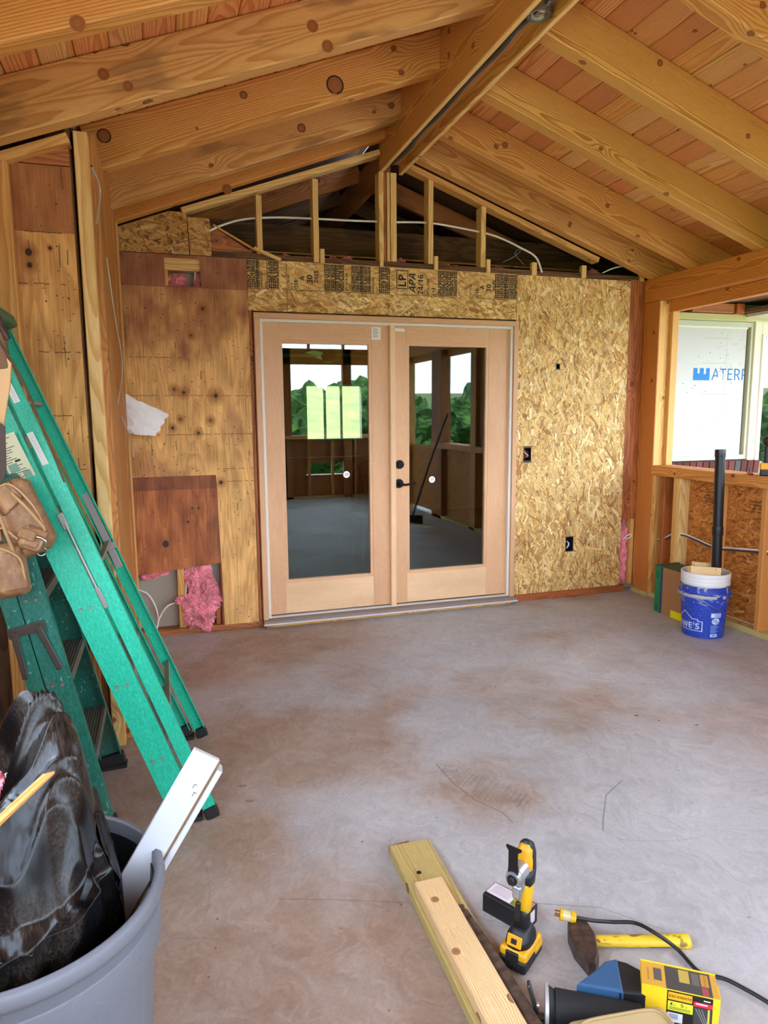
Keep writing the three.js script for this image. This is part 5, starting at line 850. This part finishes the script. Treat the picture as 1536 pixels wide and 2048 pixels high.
// cordless drill and red clip on the sill
{
  const c = P(1533, 945, 'x', 3.1), y = flat(0xe0a018, 0.4), k = flat(0x1c1c1e, 0.5), t = thing('cordless_drill', 'yellow and black cordless drill standing on the half wall sill', 'drill', [3.1, 1.048, 1.2]); t.rotation.y = 0.75;
  mesh('battery', merge([at(rb(0.12, 0.05, 0.075, 0.01), 0, 0.028, 0)]), k, t); mesh('battery_housing', at(rb(0.105, 0.045, 0.08, 0.012), -0.01, 0.062, 0), y, t); mesh('battery_face', at(rb(0.07, 0.05, 0.006, 0.002), 0.02, 0.04, 0.042), k, t);
  mesh('handle', at(rb(0.042, 0.13, 0.04, 0.016), 0.0, 0.135, 0, 0, 0, -0.15), k, t); mesh('motor_body', at(cyl(0.033, 0.033, 0.11, 24), 0.03, 0.225, 0, 0, 0, Math.PI / 2), y, t); mesh('rear_cap', at(new THREE.SphereGeometry(0.034, 20, 14), -0.028, 0.225, 0), k, t); mesh('chuck', at(cyl(0.018, 0.03, 0.06, 24), 0.115, 0.225, 0, 0, 0, -Math.PI / 2), k, t);
  const r = flat(0x8e1420, 0.4), cl = thing('red_clamp', 'small red plastic clamp lying on the sill next to the drill', 'clamp', [3.09, 1.049, 1.08]);
  mesh('jaw', extr([[-0.06, 0], [0.05, 0], [0.06, 0.012], [0.02, 0.018], [-0.02, 0.012], [-0.065, 0.008]], 0.02, 0.002, -0.01), r, cl); mesh('screw', at(cyl(0.004, 0.004, 0.05, 10), 0.03, 0.02, 0), flat(0x40383a, 0.4), cl); cl.rotation.y = 0.9;
}
// ------------------------------------------------------------------ lumber on the floor
{
  const a = V(0.117, 0.019, 2.69), b = V(0.075, 0.019, 4.3);
  const p = thing('lumber_board', 'greenish treated two by six board lying on the concrete', 'board');
  mesh('board', alongG(a, b, 0.038, 0.14, V(0, 1, 0), 0.004), M.treated, p);
  const kn2 = P(838, 1745, 'y', 0.038); mesh('knot_hole', at(cyl(0.008, 0.008, 0.002, 16), kn2.x, 0.0375, kn2.z), flat(0x17120c, 0.8), p);
  mesh('broken_end', at(rb(0.075, 0.03, 0.018, 0.004, 1), 0.085, 0.018, 2.683, 0, 0.08), M.brown2, p);
  const q = thing('lumber_stud', 'pale two by four with round knots lying on the treated board', 'board');
  mesh('stud', alongG(V(0.092, 0.057, 2.935), V(0.07, 0.057, 4.3), 0.037, 0.089, V(0, 1, 0), 0.004), M.spf, q);
  for (const [px, py] of [[870, 1799], [912, 1903]]) { const k = P(px, py, 'y', 0.0755), kt = canTex(64, 64, (g) => { g.fillStyle = '#b98a5c'; g.fillRect(0, 0, 64, 64); g.strokeStyle = 'rgba(110,66,34,0.8)'; for (let i = 1; i < 6; i++) { g.lineWidth = 2; g.beginPath(); g.ellipse(32, 32, i * 5, i * 4.6, 0.3, 0, 7); g.stroke(); } g.fillStyle = '#6b3d1e'; g.beginPath(); g.arc(32, 32, 4, 0, 7); g.fill(); }); mesh('knot', at(cyl(0.0125, 0.0125, 0.0012, 24), k.x, 0.0757, k.z), std({ map: kt, roughness: 0.6 }), q); }
  const r = thing('pry_bar', 'rusty dark steel flat bar lying along the two by four', 'pry bar');
  mesh('shaft', merge([alongG(V(0.148, 0.046, 3.06), V(0.158, 0.046, 3.3), 0.014, 0.034, V(0, 1, 0), 0.005), alongG(V(0.158, 0.046, 3.3), V(0.155, 0.046, 3.9), 0.014, 0.034, V(0, 1, 0), 0.005)]), std({ map: pixTex(128, 128, 0.1, 0.1, (u, v, c) => { const n = fbm(u * 60, v * 60, 4, 4); c[0] = 60 + 70 * n; c[1] = 52 + 56 * n; c[2] = 46 + 46 * n; }), roughness: 0.6, metalness: 0.4 }), r);
  mesh('claw', at(rb(0.03, 0.008, 0.05, 0.003), 0.146, 0.044, 3.05, -0.1, -0.2), flat(0x6e665c, 0.5, { metalness: 0.5 }), r);
}
const YEL = flat(0xdda012, 0.42), YEL2 = flat(0xe2b01a, 0.4), BLK = flat(0x17181b, 0.5), SIL = flat(0xb4bac0, 0.3, { metalness: 0.75 });
// ------------------------------------------------------------------ oscillating tool standing on its battery
{
  const t = thing('oscillating_tool', 'yellow and black cordless oscillating tool standing on its battery', 'power tool', [0.252, 0, 3.215]); t.rotation.y = -2.5;
  // local: +x towards the blade side (left front), y up
  const bat = group('battery', t);
  mesh('pack', at(rb(0.118, 0.034, 0.078, 0.008), 0, 0.018, 0), BLK, bat); mesh('pack_cover', merge([at(rb(0.112, 0.03, 0.08, 0.012), 0, 0.044, 0), at(rb(0.05, 0.02, 0.082, 0.006), -0.03, 0.03, 0)]), YEL, bat); mesh('latch', at(rb(0.008, 0.026, 0.036, 0.003), 0.056, 0.042, 0), BLK, bat);
  for (let i = -3; i <= 3; i++) mesh('rib', at(rb(0.004, 0.016, 0.006, 0.001, 1), 0.059, 0.014, i * 0.01), BLK, bat);
  const loft = (rings, n = 20) => { const p = [], ix = []; rings.forEach(([x, y, a, b]) => { for (let j = 0; j < n; j++) { const q = j / n * 6.2832, c = Math.cos(q), s = Math.sin(q), e = 0.75; p.push(x + a * Math.sign(c) * Math.pow(Math.abs(c), e), y, b * Math.sign(s) * Math.pow(Math.abs(s), e)); } }); for (let i = 0; i < rings.length - 1; i++) for (let j = 0; j < n; j++) { const k = i * n + j, l = i * n + (j + 1) % n; ix.push(k, k + n, l, l, k + n, l + n); } const c0 = p.length / 3; p.push(rings[0][0], rings[0][1], 0); const m = rings.length - 1; p.push(rings[m][0], rings[m][1], 0); for (let j = 0; j < n; j++) { ix.push(c0, j, (j + 1) % n); ix.push(c0 + 1, m * n + (j + 1) % n, m * n + j); } const g = new THREE.BufferGeometry(); g.setAttribute('position', new THREE.Float32BufferAttribute(p, 3)); g.setAttribute('uv', new THREE.Float32BufferAttribute(new Float32Array(p.length / 3 * 2), 2)); g.setIndex(ix); g.computeVertexNormals(); return g; };
  mesh('foot', loft([[0, 0.058, 0.05, 0.036], [-0.002, 0.075, 0.044, 0.034], [-0.004, 0.092, 0.03, 0.026], [-0.004, 0.1, 0.024, 0.022]]), BLK, t);
  mesh('badge', at(rb(0.006, 0.03, 0.042, 0.003), 0.043, 0.078, 0, 0, 0, 0.35), YEL, t); mesh('badge_mark', at(rb(0.003, 0.013, 0.016, 0.001), 0.0465, 0.079, 0, 0, 0, 0.35), BLK, t);
  mesh('grip', loft([[-0.004, 0.098, 0.023, 0.022], [-0.006, 0.13, 0.02, 0.02], [-0.008, 0.15, 0.022, 0.021]]), BLK, t);
  mesh('body', loft([[-0.008, 0.142, 0.021, 0.021], [-0.008, 0.18, 0.025, 0.024], [-0.01, 0.225, 0.029, 0.026], [-0.012, 0.235, 0.028, 0.026]]), YEL2, t);
  mesh('trigger', at(rb(0.012, 0.055, 0.014, 0.005), 0.026, 0.155, 0.0, 0, 0, 0.06), BLK, t);
  mesh('collar', loft([[-0.012, 0.222, 0.03, 0.027], [-0.014, 0.245, 0.031, 0.028], [-0.015, 0.262, 0.028, 0.026]]), BLK, t);
  mesh('head', loft([[-0.014, 0.25, 0.026, 0.024], [-0.015, 0.285, 0.025, 0.023], [-0.016, 0.315, 0.02, 0.02], [-0.018, 0.328, 0.01, 0.012]]), YEL, t); mesh('head_shroud', loft([[-0.024, 0.25, 0.024, 0.026], [-0.026, 0.3, 0.022, 0.024], [-0.026, 0.325, 0.016, 0.018], [-0.024, 0.334, 0.006, 0.008]]), BLK, t);
  mesh('gear_housing', merge([at(cyl(0.024, 0.024, 0.04, 28), 0.028, 0.27, 0, 0, 0, Math.PI / 2), at(cyl(0.019, 0.022, 0.02, 28), 0.054, 0.27, 0, 0, 0, -Math.PI / 2), at(rb(0.03, 0.05, 0.03, 0.01), 0.02, 0.235, 0)]), SIL, t); mesh('clamp_bolt', merge([at(cyl(0.011, 0.011, 0.012, 6), 0.068, 0.268, 0, 0, 0, Math.PI / 2), at(cyl(0.014, 0.014, 0.004, 24), 0.064, 0.268, 0, 0, 0, Math.PI / 2)]), flat(0x4a4c50, 0.3, { metalness: 0.9 }), t);
  mesh('lever', at(rb(0.018, 0.04, 0.026, 0.008), 0.032, 0.215, 0), SIL, t);
  mesh('blade', extr([[-0.014, 0.27], [0.014, 0.27], [0.014, 0.305], [0.012, 0.31], [0.012, 0.345], [0.022, 0.352], [0.022, 0.358], [-0.02, 0.36], [-0.02, 0.354], [-0.013, 0.345], [-0.013, 0.31]], 0.0025, 0.0004).rotateY(Math.PI / 2).translate(0.058, 0, 0), flat(0x1d1c1c, 0.45, { metalness: 0.4 }), t);
}
// black box behind it
{
  const lt = canTex(256, 128, (g, w, h) => { g.fillStyle = '#e6dadd'; g.fillRect(0, 0, w, h); g.fillStyle = '#5b8a3c'; g.fillRect(150, 0, 60, h); g.fillStyle = '#d8784a'; g.fillRect(212, 0, 44, h); g.fillStyle = '#8a7f84'; for (let i = 0; i < 7; i++) g.fillRect(14 + (i % 2) * 6, 14 + i * 14, 110, 4); });
  const a = P(968, 1815, 'y', 0.0), t = thing('blade_box', 'small black carton with a pink and green label behind the oscillating tool', 'box', [0.297, 0, 3.065]); t.rotation.y = -1.05;
  mesh('carton', at(rb(0.145, 0.058, 0.07, 0.003, 1), 0, 0.029, 0), BLK, t); mesh('label', new THREE.BoxGeometry(0.137, 0.001, 0.05).translate(0, 0.0587, -0.004), [flat(0xe6dadd), flat(0xe6dadd), std({ map: lt, roughness: 0.5 }), flat(0xe6dadd), flat(0xe6dadd), flat(0xe6dadd)], t); mesh('end_label', new THREE.BoxGeometry(0.001, 0.036, 0.036).translate(0.0727, 0.032, 0), flat(0xdcd2da, 0.6), t);
}
const cordParts = [];   // the saw's cord and plug, placed in the room first and then handed to the saw
// ------------------------------------------------------------------ splitting hammer and the plug lying on it
{
  const t = thing('hammer', 'short heavy hammer with a rusty wedge head and worn yellow handle', 'hammer');
  const h0 = P(1172, 1876, 'y', 0.03), h1 = P(1378, 1876, 'y', 0.022), d = h1.clone().sub(h0), L = d.length();
  const ht = pixTex(256, 64, 0.3, 0.08, (u, v, c) => { const n = fbm(u * 40, v * 60, 7, 4), s = sm(0.6, 0.72, n); c[0] = 232 - 90 * s; c[1] = 196 - 90 * s; c[2] = 48 - 10 * s; });
  const hg = lathe([[0.0, 0], [0.0125, 0.0], [0.0125, L * 0.2], [0.0135, L * 0.5], [0.0135, L * 0.8], [0.0165, L * 0.96], [0.0165, L], [0.0, L]], 22); hg.scale(1, 1, 1.25); const huv = hg.attributes.uv; for (let i = 0; i < huv.count; i++) huv.setXY(i, huv.getY(i) * 0.3, huv.getX(i) * 0.08);
  const hm = mesh('handle', hg, std({ map: ht, roughness: 0.5 }), t); hm.quaternion.setFromUnitVectors(V(0, 1, 0), d.clone().normalize()); hm.position.copy(h0).y = 0.021;
  const rt = pixTex(128, 128, 0.1, 0.1, (u, v, c) => { const n = fbm(u * 50, v * 50, 4, 4); c[0] = 52 + 66 * n; c[1] = 44 + 52 * n; c[2] = 40 + 44 * n; });
  const ux = d.clone().setY(0).normalize(), head = extr([[-0.022, -0.052], [0.02, -0.056], [0.032, 0.0], [0.022, 0.075], [0.008, 0.102], [-0.004, 0.1], [-0.026, 0.045], [-0.03, -0.01]], 0.034, 0.005, -0.017);
  head.rotateX(Math.PI / 2); const hd = mesh('head', head, std({ map: rt, roughness: 0.45, metalness: 0.5 }), t); hd.position.set(h0.x - ux.x * 0.012, 0.024, h0.z - ux.z * 0.012); hd.rotation.y = -Math.atan2(ux.z, ux.x) - 0.06;
  const pl = group('power_plug'); cordParts.push(pl); const p0 = P(1120, 1828, 'y', 0.06), p1 = P(1160, 1837, 'y', 0.055), pd = p1.clone().sub(p0).normalize();
  const q = new THREE.Quaternion().setFromUnitVectors(V(0, 1, 0), pd); pl.quaternion.copy(q); pl.position.copy(p0);
  mesh('front_cap', at(cyl(0.0165, 0.0165, 0.008, 24), 0, 0.004, 0), YEL2, pl); mesh('clear_body', at(cyl(0.0145, 0.0155, 0.022, 24), 0, 0.019, 0), flat(0xcabf8e, 0.25), pl); mesh('strain_relief', merge([at(cyl(0.013, 0.0165, 0.014, 10), 0, 0.037, 0), at(rb(0.034, 0.012, 0.012, 0.003), 0, 0.036, 0)]), YEL2, pl);
  for (const [x, z] of [[-0.006, 0.004], [0.006, 0.004], [0, -0.007]]) mesh('prong', at(rb(0.0025, 0.016, 0.005, 0.001, 1), x, -0.007, z), flat(0xc8963c, 0.3, { metalness: 0.9 }), pl);
  const e = p0.clone().addScaledVector(pd, 0.044);
  cordParts.push(mesh('power_cord', tubeG([e, P(1185, 1841, 'y', 0.04), P(1225, 1844, 'y', 0.02), P(1270, 1846, 'y', 0.03), P(1310, 1866, 'y', 0.042), P(1352, 1896, 'y', 0.012), P(1400, 1945, 'y', 0.008), P(1425, 1952, 'y', 0.008), P(1450, 1958, 'y', 0.008), P(1490, 1978, 'y', 0.008), P(1536, 2005, 'y', 0.008), P(1600, 2050, 'y', 0.008), P(1560, 2150, 'y', 0.008), P(1300, 2120, 'y', 0.008)], 0.0052, 120, 8), flat(0x1d1e20, 0.5)));
}
// ------------------------------------------------------------------ saw, screw box and tan case
{
  const t = thing('reciprocating_saw', 'blue and black corded reciprocating saw, its cord running over the hammer handle', 'power tool');
  const nose = P(1110, 2012, 'y', 0.055), tail = P(1300, 2040, 'y', 0.055), ux = tail.clone().sub(nose).setY(0).normalize(); t.position.set(nose.x, 0, nose.z); t.rotation.y = -Math.atan2(ux.z, ux.x);
  // local +x along the body, y up
  mesh('boot', merge([at(cyl(0.034, 0.042, 0.2, 24), 0.1, 0.05, 0.0, 0, 0, -Math.PI / 2 + 0.0), at(cyl(0.047, 0.034, 0.024, 24), -0.006, 0.05, 0, 0, 0, Math.PI / 2)]), flat(0x1a1b1d, 0.7), t);
  mesh('boot_ring', at(cyl(0.049, 0.049, 0.008, 28), -0.02, 0.05, 0, 0, 0, Math.PI / 2), flat(0xbfc0bf, 0.45, { metalness: 0.4 }), t);
  mesh('shoe', merge([at(rb(0.008, 0.1, 0.022, 0.003), -0.05, 0.05, -0.01, 0, 0, 0.28), at(rb(0.03, 0.008, 0.02, 0.002), -0.035, 0.02, 0)]), flat(0x5b5c5e, 0.4, { metalness: 0.8 }), t); mesh('shoe_rivet', at(cyl(0.007, 0.007, 0.006, 16), -0.04, 0.055, 0.004, 0, 0, Math.PI / 2), flat(0xd8dde2, 0.25, { metalness: 0.8 }), t);
  const hull = [[0.06, 0.0], [0.2, 0.0], [0.24, 0.01], [0.22, 0.055], [0.185, 0.082], [0.155, 0.09], [0.13, 0.078], [0.105, 0.045]];
  mesh('blue_housing', extr(hull.filter(([x]) => x < 0.16).concat([[0.155, 0.0]]).sort((a, b) => Math.atan2(a[1] - 0.03, a[0] - 0.12) - Math.atan2(b[1] - 0.03, b[0] - 0.12)), 0.06, 0.006, 0).rotateX(-Math.PI / 2).translate(0, 0.03, -0.035), flat(0x33597e, 0.45), t);
  mesh('motor_housing', extr([[0.157, 0.0], [0.24, 0.005], [0.235, 0.04], [0.205, 0.07], [0.18, 0.085], [0.157, 0.09]], 0.058, 0.006, 0).rotateX(-Math.PI / 2).translate(0, 0.03, -0.035), flat(0x1b1c1e, 0.55), t);
  mesh('cord_loop', tubeG([V(0.22, 0.06, -0.06), V(0.245, 0.06, -0.085), V(0.262, 0.05, -0.1), V(0.27, 0.04, -0.07)], 0.006, 20, 8), BLK, t);

  t.updateMatrixWorld(true); for (const o of cordParts) t.attach(o);

  const front = canTex(512, 400, (g, w, h) => {
    g.fillStyle = '#f2c81e'; g.fillRect(0, 0, w, h); g.fillStyle = '#15140f'; g.fillRect(170, 10, 300, 390);
    g.fillStyle = '#f6a81a'; g.fillRect(178, 22, 158, 66); g.fillStyle = '#15140f'; g.font = 'bold 29px sans-serif'; g.fillText('DECKMATE', 182, 66);
    g.fillStyle = '#d8d832'; g.fillRect(178, 100, 166, 82); g.fillStyle = '#22231a'; g.font = 'bold 38px sans-serif'; g.fillText('4', 190, 138); g.fillText('5', 262, 138); g.font = '16px sans-serif'; g.fillText('IN', 214, 138); g.fillText('LB', 288, 138); for (let i = 0; i < 3; i++) g.fillRect(188, 150 + i * 9, 140, 3.5);
    g.fillStyle = '#dfe2ea'; g.fillRect(178, 200, 102, 82); g.fillStyle = '#5a6080'; for (let i = 0; i < 12; i++) g.fillRect(190 + i * 5, 210, 2.6, 46); g.fillStyle = '#d8283a'; g.fillRect(346, 62, 124, 40); g.fillStyle = '#f6c0c8'; g.fillRect(360, 70, 76, 14); g.fillStyle = '#d9dad6'; g.fillRect(410, 36, 44, 10); g.fillStyle = '#3c3c3a'; g.fillRect(350, 108, 116, 150); g.fillStyle = '#c8c23a'; g.fillRect(440, 108, 14, 200); g.strokeStyle = '#8a8a84'; g.lineWidth = 5; for (let i = 0; i < 3; i++) { g.beginPath(); g.moveTo(360 + i * 20, 120); g.lineTo(420 + i * 12, 250); g.stroke(); } g.fillStyle = '#d8dade'; g.fillRect(392, 270, 50, 60); g.fillStyle = '#b8a43a'; g.fillRect(280, 300, 110, 6);
  });
  const topT = canTex(512, 180, (g, w, h) => { g.fillStyle = '#cf9c3c'; g.fillRect(0, 0, w, h); g.fillStyle = '#5b5850'; g.fillRect(84, 40, 56, 92); g.fillStyle = '#4a4742'; g.fillRect(164, 8, 306, 172); g.fillStyle = '#b9a24a'; g.fillRect(258, 16, 70, 96); g.fillStyle = '#c08a3a'; g.fillRect(404, 20, 52, 90); g.fillStyle = '#a34a48'; g.fillRect(404, 116, 44, 60); g.fillStyle = '#8a867c'; for (let i = 0; i < 5; i++) g.fillRect(346 + i * 10, 24, 4, 90); g.fillStyle = '#7a5a20'; g.save(); g.translate(54, 140); g.rotate(-Math.PI / 2); g.font = 'bold 18px sans-serif'; g.fillText('DECKMATE', 0, 0); g.restore(); g.save(); g.translate(436, 104); g.rotate(-Math.PI / 2); g.font = 'bold 15px sans-serif'; g.fillText('DECKMATE', 0, 0); g.restore(); });
  const y = flat(0xf0c41e, 0.55), B = thing('screw_box', 'yellow printed deck screw box standing on the concrete by the cord', 'box');
  const A = P(1284, 1966, 'y', 0.12), C = P(1440, 2000, 'y', 0.12), bx3 = C.clone().sub(A), wd = bx3.length(); bx3.normalize();
  B.position.set(A.x, 0, A.z); B.rotation.y = -Math.atan2(bx3.z, bx3.x);
  mesh('carton', new THREE.BoxGeometry(wd, 0.12, 0.075).translate(wd / 2, 0.06, -0.0375), [y, y, std({ map: topT, roughness: 0.5 }), y, std({ map: front, roughness: 0.5 }), y], B);
  mesh('flap_edge', bxG(0, wd, 0.12, 0.123, -0.076, -0.072, 'x', 0.001), y, B); mesh('side_tab', bxG(wd, wd + 0.006, 0.06, 0.105, -0.06, -0.02, 'y', 0.002), y, B);
  const cs = thing('tool_case', 'tan plastic case lid with rounded ribbed corners in front of the saw', 'case'), L0 = P(1128, 2044, 'y', 0.1), R1 = P(1330, 2030, 'y', 0.1), cx = R1.clone().sub(L0).setY(0), cw = cx.length(); cs.position.set(L0.x, 0, L0.z); cs.rotation.y = -Math.atan2(cx.z, cx.x) + 0.12;
  const tan = flat(0xbfa878, 0.5);
  mesh('shell', at(rb(cw + 0.02, 0.115, 0.2, 0.03, 5), cw / 2, 0.058, 0.1), tan, cs); mesh('rib', merge([at(new THREE.TorusGeometry(0.5, 0.006, 8, 60), 0, 0, 0)].map((g) => { const pts = []; const hw = cw / 2 - 0.012, hd = 0.078; for (let k = 0; k < 40; k++) { const q = k / 40 * 6.2832, c = Math.cos(q), s = Math.sin(q); pts.push(V(cw / 2 + hw * Math.sign(c) * Math.pow(Math.abs(c), 0.35), 0.117, 0.1 + hd * Math.sign(s) * Math.pow(Math.abs(s), 0.35))); } return tubeG(pts, 0.004, 90, 6, true); })), flat(0xa58e60, 0.5), cs);
}
renderer.render(scene, camera);
